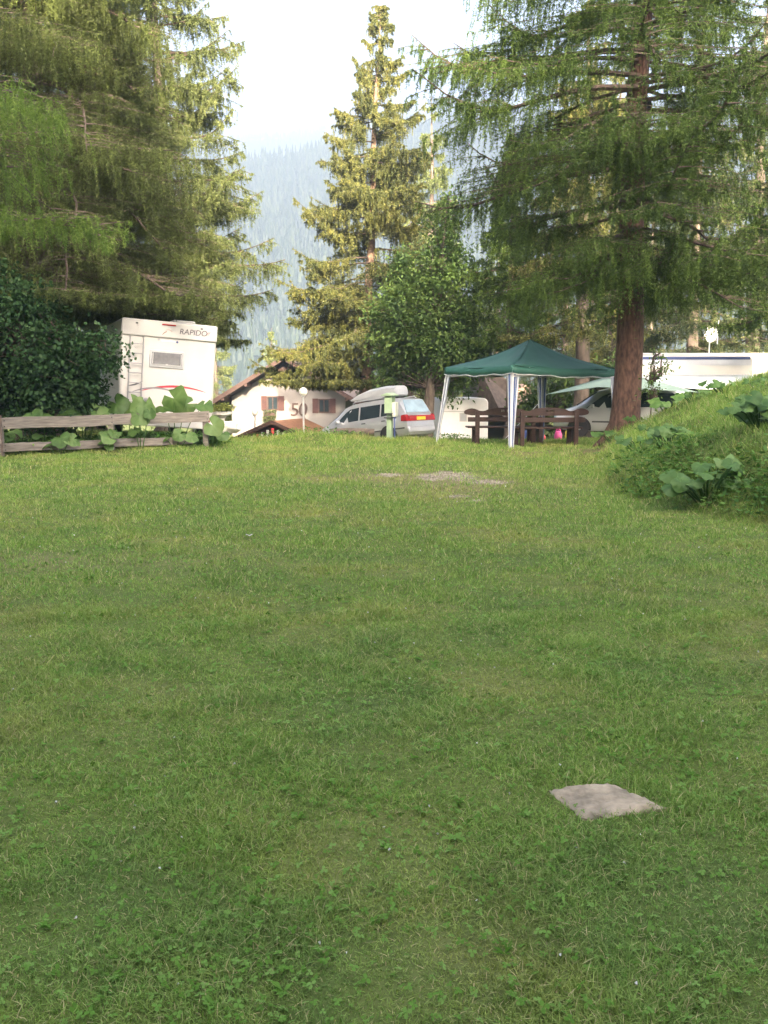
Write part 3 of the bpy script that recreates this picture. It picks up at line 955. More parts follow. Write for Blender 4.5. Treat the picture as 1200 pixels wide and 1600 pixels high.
small_conifer(340, 92, 440, 3.4, 80, M_larchPale, 'young larch between the motorhome and the chalet', 42, 'larch_tree', nw=0.05)
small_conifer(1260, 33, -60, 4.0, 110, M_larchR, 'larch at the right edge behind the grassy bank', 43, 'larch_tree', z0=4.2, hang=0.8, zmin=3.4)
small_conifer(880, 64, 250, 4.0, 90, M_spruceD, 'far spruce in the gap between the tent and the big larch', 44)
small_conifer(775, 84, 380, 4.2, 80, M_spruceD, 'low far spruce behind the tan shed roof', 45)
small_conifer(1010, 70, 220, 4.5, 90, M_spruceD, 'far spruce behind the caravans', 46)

rng = np.random.default_rng(77)
# rowan by the car
RP = gp(668, 41)
bl = [(0.1, 0, 6.0, 1.5, 1.3, 1.2), (-1.2, -0.2, 5.6, 1.2, 1.2, 1.0), (1.2, 0.1, 5.4, 1.0, 1.1, 0.9), (0.7, 0, 7.6, 0.95, 0.9, 0.9), (-0.5, 0, 7.2, 1.0, 1.0, 0.9), (0.6, 0, 8.9, 0.60, 0.6, 0.8), (0.75, 0, 9.9, 0.35, 0.4, 0.6), (1.6, 0, 7.0, 0.6, 0.6, 0.6),
      (-1.3, 0, 4.5, 0.9, 1.0, 0.6), (0.9, -0.3, 4.3, 1.4, 1.2, 0.9), (1.7, 0, 3.9, 0.8, 0.8, 0.8), (-0.3, 0, 4.6, 1.1, 1.2, 0.7), (1.0, 0.4, 3.1, 1.0, 0.8, 0.7), (-1.1, 0.7, 3.4, 1.0, 0.8, 0.8)]
broadleaf('rowan_tree', RP, [(0, 0, -0.2), (0.02, 0, 1.2), (0.10, 0, 2.6), (0.22, 0, 4.0), (0.35, 0, 5.4), (0.55, 0, 7.2), (0.75, 0, 10.2)], [0.27, 0.23, 0.20, 0.17, 0.12, 0.08, 0.03], bl, 30000, 0.17, 0.085, M_rowan, M_bark,
          'leafy green rowan beside the tall spruce and behind the silver car', rng)
# hazel bush at the left, in front of the fence's far side
HP = gp(30, 24.2)
bl = [(-1.2, 0, 2.3, 1.3, 1.0, 1.7), (0.2, 0, 2.4, 1.2, 1.0, 1.5), (1.1, -0.1, 1.7, 0.85, 0.8, 1.0), (1.7, -0.1, 2.15, 0.55, 0.5, 0.42), (2.35, -0.2, 2.05, 0.42, 0.35, 0.20), (-0.6, 0, 3.6, 0.9, 0.8, 0.75), (0.5, 0, 3.3, 0.55, 0.6, 0.5),
      (-2.4, 0, 2.0, 1.2, 0.9, 1.6), (1.75, 0, 1.35, 0.45, 0.5, 0.4), (0.6, 0, 1.0, 1.2, 0.7, 0.7), (2.1, -0.2, 2.55, 0.35, 0.3, 0.14), (2.75, -0.2, 2.2, 0.25, 0.25, 0.12)]
broadleaf('hazel_bush', HP, [(0, 0, -0.2), (0, 0, 0.5), (0.1, 0, 1.3), (0.4, 0, 2.0), (1.2, -0.1, 2.25), (2.2, -0.2, 2.3)], [0.10, 0.09, 0.07, 0.05, 0.03, 0.012], bl, 42000, 0.105, 0.075, M_hazel, M_twig,
          'dark green hazel bush overhanging the left end of the fence', rng, 'bush')
# sunny shrubs by the chalet
for px, Y, s, lab in ((338, 74, 1.3, 'yellow green sunny shrub left of the chalet wall'), (352, 78, 1.1, 'low sunny shrub under the chalet eave')):
    g = gp(px, Y)
    broadleaf('shrub', g, [(0, 0, -0.1), (0, 0, 0.8), (0, 0, 1.8)], [0.08, 0.06, 0.03], [(0, 0, 1.8 * s, 1.2 * s, 1.0 * s, 1.3 * s), (0.7 * s, 0, 1.1 * s, 0.8 * s, 0.8 * s, 0.9 * s)], 3200, 0.2, 0.12, M_yellow, M_twig, lab, rng, 'shrub')
g = gp(905, 44)
broadleaf('shrub', g, [(0, 0, -0.1), (0, 0, 0.8), (0, 0, 2.0)], [0.1, 0.08, 0.03], [(0, 0, 1.6, 2.4, 1.0, 1.3), (-1.6, 0, 1.2, 1.1, 0.9, 1.0), (1.9, 0.3, 1.9, 1.5, 1.0, 1.5)], 9000, 0.2, 0.11, M_rowan, M_twig, 'green thicket behind the grey tarp', rng, 'shrub')
# sapling on the bank
g = gp(1014, 23.6)
broadleaf('sapling', g, [(0, 0, -0.1), (0.03, 0, 0.4), (0.0, 0, 0.9), (0.06, 0, 1.5)], [0.014, 0.012, 0.009, 0.004], [(0.02, 0, 0.75, 0.16, 0.16, 0.35), (0.10, 0, 1.25, 0.20, 0.2, 0.25), (0.25, 0, 1.5, 0.18, 0.16, 0.10)], 330, 0.085, 0.05, M_rowan, M_twig, 'thin young sapling on the bank in front of the second car', rng, 'sapling', per=10)

# butterbur: large round wavy leaves on stalks
M_burr = foliage('butterbur_leaf', [(0.052, 0.111, 0.023), (0.098, 0.176, 0.042), (0.169, 0.247, 0.081)], 0.35, 1.6, 0.5, 0.3)
M_burrD = foliage('dark_butterbur_leaf', [(0.041, 0.101, 0.019), (0.081, 0.162, 0.035), (0.155, 0.250, 0.074)], 0.3, 1.6, 0.5, 0.3)
def burr_leaf(c, r, nrm, yaw, rng, stem):
    """returns (quads (k,4,3))"""
    nrm = Vector(nrm).normalized()
    a = Vector((math.cos(yaw), math.sin(yaw), 0))
    a = (a - nrm * a.dot(nrm)).normalized()
    s = nrm.cross(a)
    N = 18
    ph = rng.uniform(0, 6.28)
    rings = []
    for rr in (0.0, 0.5, 1.0):
        row = []
        for k in range(N + 1):
            th = math.pi * (-0.92 + 1.84 * k / N)
            rad = r * rr * (1.0 - 0.16 * abs(math.sin(th / 2)) ** 6 + (0.07 * math.sin(5 * th + ph) + 0.03 * math.sin(11 * th)) * rr)
            zc = r * (0.24 * rr ** 2 * math.cos(2 * th + ph) - 0.20 * rr ** 2 + 0.07 * rr * math.sin(7 * th + ph) + 0.03 * rr * (k % 3 == 1))
            p = Vector(c) + a * (rad * math.cos(th)) + s * (rad * math.sin(th)) + nrm * zc
            row.append(p)
        rings.append(row)
    out = []
    for i in range(2):
        for k in range(N):
            out.append([rings[i][k], rings[i][k + 1], rings[i + 1][k + 1], rings[i + 1][k]])
    return out

def butterbur(loc, leaves, fol, label, seed, group):
    """leaves: (dx, dy, dz, r, nx, ny, nz)"""
    rng = np.random.default_rng(seed)
    root = empty('butterbur_plant', loc)
    tag(root, label, 'plant', group)
    Q, rn_ = [], []
    sb = MB()
    for (dx, dy, dz, r, a, b_, c_) in leaves:
        q = burr_leaf((dx, dy, dz), r, (a, b_, c_), rng.uniform(0, 6.28) if abs(b_) < 0.5 else -math.pi / 2 + rng.uniform(-0.5, 0.5), rng, None)
        Q += q
        kk = np.arange(len(q)) % 18
        rn_ += list(np.clip(np.full(len(q), rng.uniform(0.05, 0.8)) + np.where(kk % 3 == 1, 0.16, 0) + rng.normal(0, 0.07, len(q)), 0, 1))
        sb.tube([(dx * 0.15, dy * 0.15, -0.08), (dx * 0.6, dy * 0.6, dz * 0.65), (dx, dy, dz - 0.01)], [0.014, 0.011, 0.007], 5)
    V = np.array([[tuple(p) for p in q] for q in Q])
    o = np_mesh('foliage', V, 4, np.array(rn_), fol, root)
    bm = bmesh.new(); bm.from_mesh(o.data)
    bmesh.ops.remove_doubles(bm, verts=bm.verts, dist=0.0005)
    bm.to_mesh(o.data); bm.free()
    o.data.shade_smooth()
    sb.build('stems', fol, root)
    return root

def rand_leaves(n, spread, hmin, hmax, r0, r1, rng, face=0.45):
    out = []
    for i in range(n):
        a = rng.uniform(0, 6.28)
        d = spread * math.sqrt(rng.uniform(0.02, 1))
        out.append((math.cos(a) * d, math.sin(a) * d * 0.7, rng.uniform(hmin, hmax), rng.uniform(r0, r1), math.cos(a) * 0.35 + rng.normal(0, 0.2), -face + rng.normal(0, 0.25), 0.85))
    return out

rng = np.random.default_rng(91)
GB = 'butterbur growing along the wooden fence'
def fpt(t, off):
    return (-8.6 + 4.2 * t - off * 0.58, 22.3 + 3.0 * t + off * 0.81)
specs = [
    (0.02, 0.5, rand_leaves(7, 0.5, 0.2, 0.75, 0.13, 0.22, rng), 'butterbur clump behind the leftmost fence post'),
    (0.22, 0.5, rand_leaves(8, 0.5, 0.3, 0.9, 0.15, 0.25, rng), 'butterbur clump under the hazel bush behind the fence'),
    (0.40, 0.5, rand_leaves(6, 0.45, 0.75, 1.12, 0.20, 0.30, rng, 0.7), 'butterbur with pale leaves above the top rail under the bush'),
    (0.60, 0.45, [(-0.2, 0, 1.05, 0.30, -0.2, -0.9, 0.55), (0.2, 0.1, 1.02, 0.32, 0.2, -0.9, 0.5), (0.5, -0.1, 1.0, 0.32, 0.4, -0.8, 0.5), (-0.5, 0.1, 0.95, 0.28, -0.4, -0.7, 0.6)], 'butterbur with broad leaves standing above the middle of the top rail'),
    (0.86, 0.55, [(0.0, 0, 1.16, 0.38, -0.35, -0.95, 0.25), (0.32, 0.1, 1.02, 0.28, 0.5, -0.85, 0.35), (0.75, 0, 1.0, 0.26, 0.1, -0.6, 0.8), (-0.3, 0.1, 0.95, 0.3, -0.2, -0.5, 0.8)], 'tallest butterbur with a big upright leaf before the motorhome'),
    (0.62, -0.25, [(0.0, 0, 0.80, 0.27, 0.15, -1.0, 0.35), (0.25, 0.0, 0.86, 0.16, 0.4, -0.8, 0.4), (-0.15, 0.05, 0.45, 0.18, -0.3, -0.6, 0.7)], 'butterbur whose leaf hangs over the middle of the top rail'),
    (0.99, -0.22, [(0.02, 0, 0.55, 0.28, 0.1, -1.0, 0.3), (0.25, 0.1, 0.35, 0.2, 0.4, -0.7, 0.6), (-0.55, 0, 0.28, 0.17, -0.2, -0.6, 0.7)], 'butterbur with a round pale leaf at the right end of the fence'),
    (0.46, -0.25, rand_leaves(6, 0.32, 0.14, 0.48, 0.12, 0.22, rng), 'butterbur poking through the fence left of its middle'),
    (0.24, -0.22, [(0.05, 0, 0.36, 0.24, -0.3, -0.7, 0.6), (0.35, 0, 0.32, 0.2, 0.4, -0.6, 0.6), (-0.3, 0, 0.2, 0.14, -0.4, -0.5, 0.8)], 'butterbur with two grey green leaves over the lower rail'),
    (0.80, -0.22, [(0.1, 0, 0.32, 0.19, 0.2, -0.8, 0.5), (-0.3, 0, 0.22, 0.14, -0.4, -0.6, 0.7), (0.4, 0, 0.25, 0.17, 0.3, -0.7, 0.6)], 'low butterbur at the lower rail near the right fence end'),
]
for i, (t, off, lv, lab) in enumerate(specs):
    x, y = fpt(t, off)
    butterbur((x, y, Hs(x, y)), lv, M_burr, lab, 200 + i, GB)
GM = 'butterbur growing on the grassy bank'
for i, (px, Y, n_, sp, r0, r1, hm, lab) in enumerate((
        (1108, 12.7, 28, 0.60, 0.06, 0.16, 0.5, 'big butterbur clump with pale leaves low on the bank'),
        (1188, 13.9, 22, 0.55, 0.07, 0.16, 0.42, 'butterbur clump at the right picture edge on the bank'),
        (1045, 16.0, 15, 0.50, 0.06, 0.13, 0.36, 'butterbur clump halfway up the bank'),
        (1000, 17.6, 11, 0.45, 0.05, 0.11, 0.26, 'small butterbur clump at the left foot of the bank'),
        (958, 23.6, 11, 0.50, 0.05, 0.12, 0.24, 'butterbur clump in front of the big larch trunk'),
        (1040, 22.6, 13, 0.60, 0.06, 0.14, 0.24, 'butterbur clump right of the big larch trunk'),
        (1085, 21.6, 13, 0.50, 0.07, 0.15, 0.30, 'butterbur clump on the bank crest under the awning pole'),
        (1128, 20.6, 9, 0.50, 0.06, 0.13, 0.22, 'butterbur on the bank crest below the caravan end'),
        (1192, 19.2, 12, 0.45, 0.05, 0.10, 0.22, 'butterbur topping the bank at the right edge'),
        (986, 24.2, 5, 0.30, 0.08, 0.13, 0.25, 'tiny butterbur leaves against the right root of the larch'))):
    g = gp(px, Y)
    rg = np.random.default_rng(300 + i)
    butterbur((g.x, g.y, Hs(g.x, g.y)), rand_leaves(n_, sp, 0.10, hm, r0, r1, rg, 0.55), M_burrD, lab, 320 + i, GM)

# ------------------------------------------------------------------ fence
FA, FB = Vector((-8.6 - 4.2 * 0.9, 22.3 - 3.0 * 0.9, 0)), Vector((-4.4, 25.3, 0))
fence = empty('wooden_fence', (-8.6, 22.3, 0))
tag(fence, 'low weathered two rail wooden fence with wide grey boards', 'fence')
def fp(t, z, off=0.0):
    return Vector((4.2 * t + off * 0.58, 3.0 * t - off * 0.81, z))
def board(t0, t1, z0, z1, h, off, name='rail'):
    m = MB()
    N = 10
    vs = []
    for i in range(N + 1):
        t = t0 + (t1 - t0) * i / N
        zc = z0 + (z1 - z0) * i / N + 0.010 * math.sin(i * 1.3 + t0 * 5)
        hh = h * (1 + 0.04 * math.sin(i * 2.1))
        for o_ in (off, off + 0.032):
            for sg in (-0.5, 0.5):
                vs.append(fp(t, zc + sg * hh, o_))
    fs = []
    for i in range(N):
        a, b_ = i * 4, i * 4 + 4
        fs += [(a, a + 1, b_ + 1, b_), (a + 2, b_ + 2, b_ + 3, a + 3), (a + 1, a + 3, b_ + 3, b_ + 1), (a, b_, b_ + 2, a + 2)]
    fs += [(0, 2, 3, 1), (N * 4, N * 4 + 1, N * 4 + 3, N * 4 + 2)]
    m.add(vs, fs)
    for t in (t0 + 0.012, t1 - 0.012, (t0 + t1) / 2):
        zc = z0 + (z1 - z0) * (t - t0) / (t1 - t0)
        for sg in (-0.25, 0.25):
            p = fp(t, zc + sg * h, off + 0.036)
            m.box(p, (0.028, 0.016, 0.028), 1)
    return m.build(name, [M_fence, M_darkplastic], fence, bevel=0.006, seg=1, smooth=0)
board(-0.9, 0.004, 0.76, 0.72, 0.25, 0.045)
board(0.008, 0.99, 0.73, 0.80, 0.255, 0.047)
board(-0.9, 0.004, 0.17, 0.19, 0.19, 0.045)
board(0.008, 0.90, 0.19, 0.22, 0.19, 0.047)
for t in (-0.62, 0.005, 0.50, 0.975):
    p = fp(t, 0)
    m = MB()
    base = Hs(-8.6 + p.x, 22.3 + p.y)
    m.box((p.x, p.y, (0.82 + base) / 2 - 0.1), (0.13, 0.13, 0.84 - base + 0.2), M=None)
    m.build('post', M_fence, fence, bevel=0.01)
p = fp(0.005, 0, 0.105)
MB().box((p.x, p.y, 0.42), (0.035, 0.03, 0.98)).build('batten', mat('dark_batten', (0.12, 0.09, 0.075), 0.9, var=0.3), fence, bevel=0.004)

# ------------------------------------------------------------------ slab, scrap, log
M_slab = mat('old_concrete', (0.270, 0.218, 0.150), 0.95, var=0.48, scale=12, bump=0.8)
m = MB()
N = 15
rs = np.random.default_rng(3)
top = []
for j in range(N + 1):
    for i in range(N + 1):
        u_, v_ = i / N, j / N
        q = [(1 - u_) * (1 - v_), u_ * (1 - v_), u_ * v_, (1 - u_) * v_]
        x_ = sum(a_ * b_ for a_, b_ in zip(q, (-0.099, 0.227, 0.060, -0.188)))
        y_ = sum(a_ * b_ for a_, b_ in zip(q, (-0.165, -0.080, 0.146, 0.101)))
        ed = min(i, N - i, j, N - j)
        zz = 0.046 + 0.003 * rs.normal() - (0.012 if ed == 0 else 0) + 0.006 * math.sin(x_ * 9 + y_ * 14)
        if ed == 0: x_ += rs.normal() * 0.002; y_ += rs.normal() * 0.002
        top.append((x_, y_, zz))
fs = [(j * (N + 1) + i, j * (N + 1) + i + 1, (j + 1) * (N + 1) + i + 1, (j + 1) * (N + 1) + i) for j in range(N) for i in range(N)]
m.add(top, fs)
rim = [i for i in range(N + 1)] + [(j * (N + 1) + N) for j in range(1, N + 1)] + [N * (N + 1) + i for i in range(N - 1, -1, -1)] + [j * (N + 1) for j in range(N - 1, 0, -1)]
b0 = len(m.v)
m.v += [(top[i][0], top[i][1], -0.05) for i in rim]
for k in range(len(rim)):
    k2 = (k + 1) % len(rim)
    m.f.append((rim[k], b0 + k, b0 + k2, rim[k2])); m.mi.append(0)
slab = m.build('stone_slab', M_slab, smooth=40)
slab.location = (SLAB[0], SLAB[1], Hs(*SLAB) - 0.026)
slab.rotation_euler = (R(0.5), R(-0.6), 0)
tag(slab, 'flat weathered pale concrete slab sunk in the lawn', 'slab')
g = gp(387, 10.2)
m = MB()
vs = [(-0.036 + 0.018 * i, 0.022 * (j - 0.5) * 2, 0.03 + 0.008 * math.sin(i * 2 + j)) for j in range(2) for i in range(5)]
m.add(vs, [(i, i + 1, 6 + i, 5 + i) for i in range(4)])
o = m.build('paper_scrap', M_white, solid=0.001)
o.location = (g.x, g.y, g.z + 0.012)
tag(o, 'tiny white paper scrap lying in the grass', 'litter')
g = gp(551, 33.0)
m = MB()
m.tube([(-0.75, 0, 0.12), (-0.2, 0.02, 0.14), (0.3, 0, 0.13), (0.72, 0, 0.12)], [0.13, 0.14, 0.14, 0.12], 12)
m.tube([(-0.6, 0.2, 0.10), (0.5, 0.22, 0.12)], [0.11, 0.10], 10)
o = m.build('log', M_bark)
o.location = (g.x, g.y, at(551, 674, 33).z - 0.16)
tag(o, 'brown bark log lying by the crest in front of the silver car', 'log')

# ------------------------------------------------------------------ gazebo
GZ = Vector((3.9, 27.1, 0))
GZ.z = 0
tent = empty('garden_gazebo', GZ)
tag(tent, 'dark green pop up gazebo with striped legs over the benches', 'gazebo')
HD = 2.34
ANG = R(-108)
cor = [Vector((math.cos(ANG + k * math.pi / 2) * HD, math.sin(ANG + k * math.pi / 2) * HD, 1.90 + (0.16 if k != 1 else 0.08))) for k in range(4)]
apex = Vector((0.02, 0, 2.80))
m = MB()
NU, NV = 10, 9
for k in range(4):
    a, b_ = cor[k], cor[(k + 1) % 4]
    vs, fs = [], []
    for j in range(NV + 1):
        s = j / NV
        for i in range(NU + 1):
            u = i / NU
            e = a.lerp(b_, u)
            p = apex.lerp(e, s)
            sagv = -0.10 * math.sin(math.pi * s) - 0.07 * math.sin(math.pi * u) * s * (1.1 - 0.4 * s)
            p = p + Vector((0, 0, sagv + 0.020 * math.sin(u * 9 + s * 7 + k) * s + 0.008 * math.sin(u * 23 - s * 5)))
            if j == NV: p.z -= 0.012 * math.sin(math.pi * u * 5)
            vs.append(p)
    for j in range(NV):
        for i in range(NU):
            q = j * (NU + 1) + i
            fs.append((q, q + 1, q + NU + 2, q + NU + 1))
    m.add(vs, fs)
o = m.build('canopy', M_gazebo, tent, smooth=50)
bm = bmesh.new(); bm.from_mesh(o.data)
bmesh.ops.remove_doubles(bm, verts=bm.verts, dist=0.002)
bm.to_mesh(o.data); bm.free()
md = o.modifiers.new('thick', 'SOLIDIFY'); md.thickness = 0.006
m, mp_ = MB(), MB()
for k in range(4):
    a, b_ = cor[k], cor[(k + 1) % 4]
    vs, fs, low = [], [], []
    out = ((a + b_) / 2).normalized(); out.z = 0
    for i in range(NU * 2 + 1):
        u = i / (NU * 2)
        e = a.lerp(b_, u)
        z = e.z - 0.07 * math.sin(math.pi * u) * 0.7 - 0.012 * math.sin(math.pi * u * 5)
        dr = 0.185 + 0.012 * math.sin(u * 31)
        w_ = out * (0.012 + 0.02 * math.sin(u * 17 + k))
        vs += [Vector((e.x, e.y, z)) * 1.0, Vector((e.x, e.y, z - dr)) + w_]
        low.append(Vector((e.x, e.y, z - dr)) + w_)
    for i in range(NU * 2):
        fs.append((2 * i, 2 * i + 1, 2 * i + 3, 2 * i + 2))
    m.add(vs, fs)
    mp_.tube(low, 0.012, 5)
m.build('valance', M_gazebo, tent, smooth=60, solid=0.006)
mp_.build('piping', M_pole, tent)
for k in range(4):
    c0 = cor[k]
    top = Vector((c0.x * 0.975, c0.y * 0.975, 1.98))
    foot = Vector((c0.x * (1.0 if k != 3 else 1.10), c0.y, 0))
    foot.z = Hs(GZ.x + foot.x, GZ.y + foot.y) - 0.02
    leg = MB().tube([foot, top], 0.018, 8).box((foot.x, foot.y, foot.z + 0.02), (0.1, 0.1, 0.015)).build('leg', M_pole, tent)
    for s in (1, -1):
        nb_ = cor[(k + s) % 4]
        d = (nb_ - c0); d.z = 0; d.normalize()
        pm = MB()
        NS = 5
        sides = Vector((-d.y, d.x, 0))
        for i in range(NS):
            for j in range(6):
                vs = []
                for (ii, jj) in ((i, j), (i + 1, j), (i + 1, j + 1), (i, j + 1)):
                    t = jj / 6
                    wdt = 0.19 * (1 - 0.70 * t ** 0.8)
                    p = top.lerp(foot, t * 0.99) + d * (0.02 + wdt * ii / NS) + sides * (0.016 * math.sin(ii * 1.9 + s) + 0.02)
                    vs.append(p)
                pm.add(vs, [(0, 1, 2, 3)], i % 2)
        pm.build('striped_cover', [M_stripew, M_stripe], leg, smooth=0, solid=0.003)
m = MB()
for k in range(4):
    a, b_ = cor[k], cor[(k + 1) % 4]
    m.bar(Vector((a.x * .97, a.y * .97, 1.80)), Vector((b_.x * .97, b_.y * .97, 1.96)), 0.02, 0.03)
    m.bar(Vector((a.x * .97, a.y * .97, 1.96)), Vector((b_.x * .97, b_.y * .97, 1.80)), 0.02, 0.03)
m.tube([(0.02, 0, 1.7), (0.02, 0, 2.72)], 0.018, 8)
m.build('truss', M_pole, tent)

# ------------------------------------------------------------------ carved benches and table
def bench_outline():
    pts = []
    for i in range(49):
        x_ = -0.92 + 1.84 * i / 48
        a = abs(x_)
        if a > 0.62:
            z_ = 0.885 + 0.055 * math.cos((a - 0.79) / 0.17 * math.pi / 2)
        elif a > 0.46:
            z_ = 0.885 - 0.012 * math.sin((a - 0.46) / 0.16 * math.pi)
        else:
            z_ = 0.885 + 0.075 * math.cos(a / 0.46 * math.pi / 2) ** 0.6
        pts.append((x_, z_))
    return pts
def make_bench():
    root = empty('carved_bench', (0, 0, 0))
    ol = bench_outline()
    LO = 0.76
    m = MB()
    holes = [(-0.10, -0.03), (0.03, 0.10)]
    def part(x0, x1, zlo, zhi=None):
        tp = [(x_, z_) for x_, z_ in ol if x0 < x_ < x1]
        itp = lambda q: float(np.interp(q, [p[0] for p in ol], [p[1] for p in ol]))
        if zhi is None:
            poly = [(x0, zlo), (x1, zlo), (x1, itp(x1))] + tp[::-1] + [(x0, itp(x0))]
        else:
            poly = [(x0, zlo), (x1, zlo), (x1, zhi), (x0, zhi)]
        m.prism(poly, -0.02, 0.02)
    def end_poly(sg):
        tp = [(x_, z_) for x_, z_ in ol if x_ * sg >= 0.10]
        if sg < 0: tp = tp[::-1]
        # tp runs from the middle outwards; a rounded scroll closes the end
        itp = float(np.interp(0.10 * sg, [p[0] for p in ol], [p[1] for p in ol]))
        poly = [(0.10 * sg, LO), (0.10 * sg, itp)] + tp[1:]
        for k in range(1, 7):
            a = math.pi / 2 - k * math.pi / 7
            poly.append((sg * (0.92 + 0.05 * math.cos(a)), 0.84 + 0.055 * math.sin(a)))
        poly += [(sg * 0.90, 0.78), (sg * 0.80, LO)]
        m.prism(poly, -0.02, 0.02)
    end_poly(1); end_poly(-1)
    part(-0.10, 0.10, 0.905)
    part(-0.10, 0.10, LO, 0.845)
    part(-0.03, 0.03, 0.845, 0.905)
    m.box((-0.062, 0, 0.875), (0.022, 0.036, 0.058))
    m.box((0.066, 0, 0.88), (0.03, 0.036, 0.022))
    m.build('backrest', M_bench, root, smooth=40)
    MB().box((0, 0.0, 0.655), (1.76, 0.035, 0.12)).build('back_slat', M_bench, root, bevel=0.01)
    m = MB()
    for k in range(3):
        m.box((0, 0.14 + 0.145 * k, 0.45), (1.74, 0.135, 0.045))
    m.build('seat', M_bench, root, bevel=0.01)
    for sx in (-0.66, 0.66):
        MB().box((sx, -0.045, 0.43), (0.105, 0.05, 0.90)).build('leg', M_bench, root, bevel=0.012)
        MB().box((sx, 0.45, 0.20), (0.11, 0.07, 0.455)).build('leg', M_bench, root, bevel=0.012)
    m = MB()
    for sx in (-0.66, 0.66):
        m.box((sx, 0.20, 0.395), (0.07, 0.44, 0.06))
    m.build('seat_frame', M_bench, root, bevel=0.008)
    return root
b1 = make_bench()
b1.location = (4.25, 25.75, Hs(4.25, 25.75) - 0.01)
b1.scale = (1.10, 1.06, 1.04)
b1.rotation_euler = (0, 0, R(10))
b2 = copy_tree(b1)
b2.location = (3.28, 27.05, Hs(3.28, 27.05) - 0.01)
b2.rotation_euler = (0, 0, R(4))
b2.scale = (1.16, 1.05, 1.04)
GBE = 'carved benches under the gazebo'
tag(b1, 'dark carved bench right of the front tent leg, wholly in view', 'bench', GBE)
tag(b2, 'dark carved bench partly hidden by the front tent leg', 'bench', GBE)
tb_ = empty('picnic_table', (4.75, 27.6, Hs(4.75, 27.6)), R(8))
tag(tb_, 'dark wooden picnic table behind the right carved bench', 'table')
m = MB()
for k in range(4): m.box((0, -0.27 + 0.18 * k, 0.64), (1.5, 0.165, 0.04))
m.build('tabletop', M_bench, tb_, bevel=0.008)
for sx in (-0.5, 0.5):
    MB().box((sx, 0, 0.31), (0.12, 0.5, 0.62)).build('leg', M_bench, tb_, bevel=0.01)

# small bright things behind the bench
M_pink = mat('pink_plastic', (0.75, 0.10, 0.28), 0.4, var=0.1)
M_yel = mat('yellow_plastic', (0.75, 0.55, 0.04), 0.4, var=0.1)
M_redt = mat('red_plastic', (0.60, 0.04, 0.06), 0.4, var=0.1)
M_blue = mat('blue_cloth', (0.07, 0.10, 0.25), 0.8, var=0.2)
def bag(name, px, Y, w_, h_, mt, label, cat):
    g = gp(px, Y)
    o = MB().lathe([(w_ * 0.42, 0), (w_ * 0.5, h_ * 0.12), (w_ * 0.48, h_ * 0.6), (w_ * 0.36, h_ * 0.88), (w_ * 0.12, h_)], 16)
    o.tube([(-w_ * 0.3, 0, h_ * 0.8), (-w_ * 0.2, 0, h_ * 1.12), (w_ * 0.2, 0, h_ * 1.12), (w_ * 0.3, 0, h_ * 0.8)], 0.02, 6)
    o = o.build(name, mt)
    o.location = (g.x, g.y, g.z - 0.01)
    tag(o, label, cat)
bag('toy_bag', 872, 31.5, 0.26, 0.34, M_pink, 'pink bag standing behind the right carved bench', 'bag')
bag('toy_bucket', 886, 31.0, 0.15, 0.28, M_yel, 'yellow bucket standing behind the right carved bench', 'bucket')
bag('toy_bucket', 846, 31.0, 0.26, 0.22, M_redt, 'red bucket standing behind the right carved bench', 'bucket')
bag('cloth_bag', 824, 31.8, 0.45, 0.36, M_blue, 'dark blue bag standing between the two carved benches', 'bag')

# ------------------------------------------------------------------ electric pedestal
g = gp(609, 29.2)
ped = empty('power_pedestal', g, R(-28))
tag(ped, 'pale green campsite power pedestal standing before the silver car', 'power pedestal')
MB().box((0, 0, 0.33), (0.15, 0.13, 0.86)).build('post', M_pedestal, ped, bevel=0.008)
MB().box((0, 0, 1.0), (0.25, 0.22, 0.50)).build('meter_box', M_pedestal, ped, bevel=0.01)
m = MB()
m.prism([(-0.20, 1.252), (0.20, 1.252), (0.19, 1.285), (0, 1.345), (-0.19, 1.285)], -0.19, 0.19)
m.build('cap', M_pedestal, ped, bevel=0.006)
MB().box((0.185, -0.02, 0.86), (0.118, 0.19, 0.42)).build('socket_box', M_pedlight, ped, bevel=0.012)
m = MB()
for z_ in (0.74, 0.62): m.box((0.02, -0.02, z_), (0.27, 0.26, 0.025))
m.build('bracket', M_darkplastic, ped)
m = MB().tube([(0.19, -0.06, 0.64), (0.20, -0.08, 0.45), (0.21, -0.10, 0.2), (0.24, -0.14, 0.0)], 0.018, 6)
m.lathe([(0.03, 0.60), (0.032, 0.65), (0.03, 0.665)], 10, M=Matrix.Translation((0.19, -0.06, 0)))
m.build('cable', M_blue, ped)

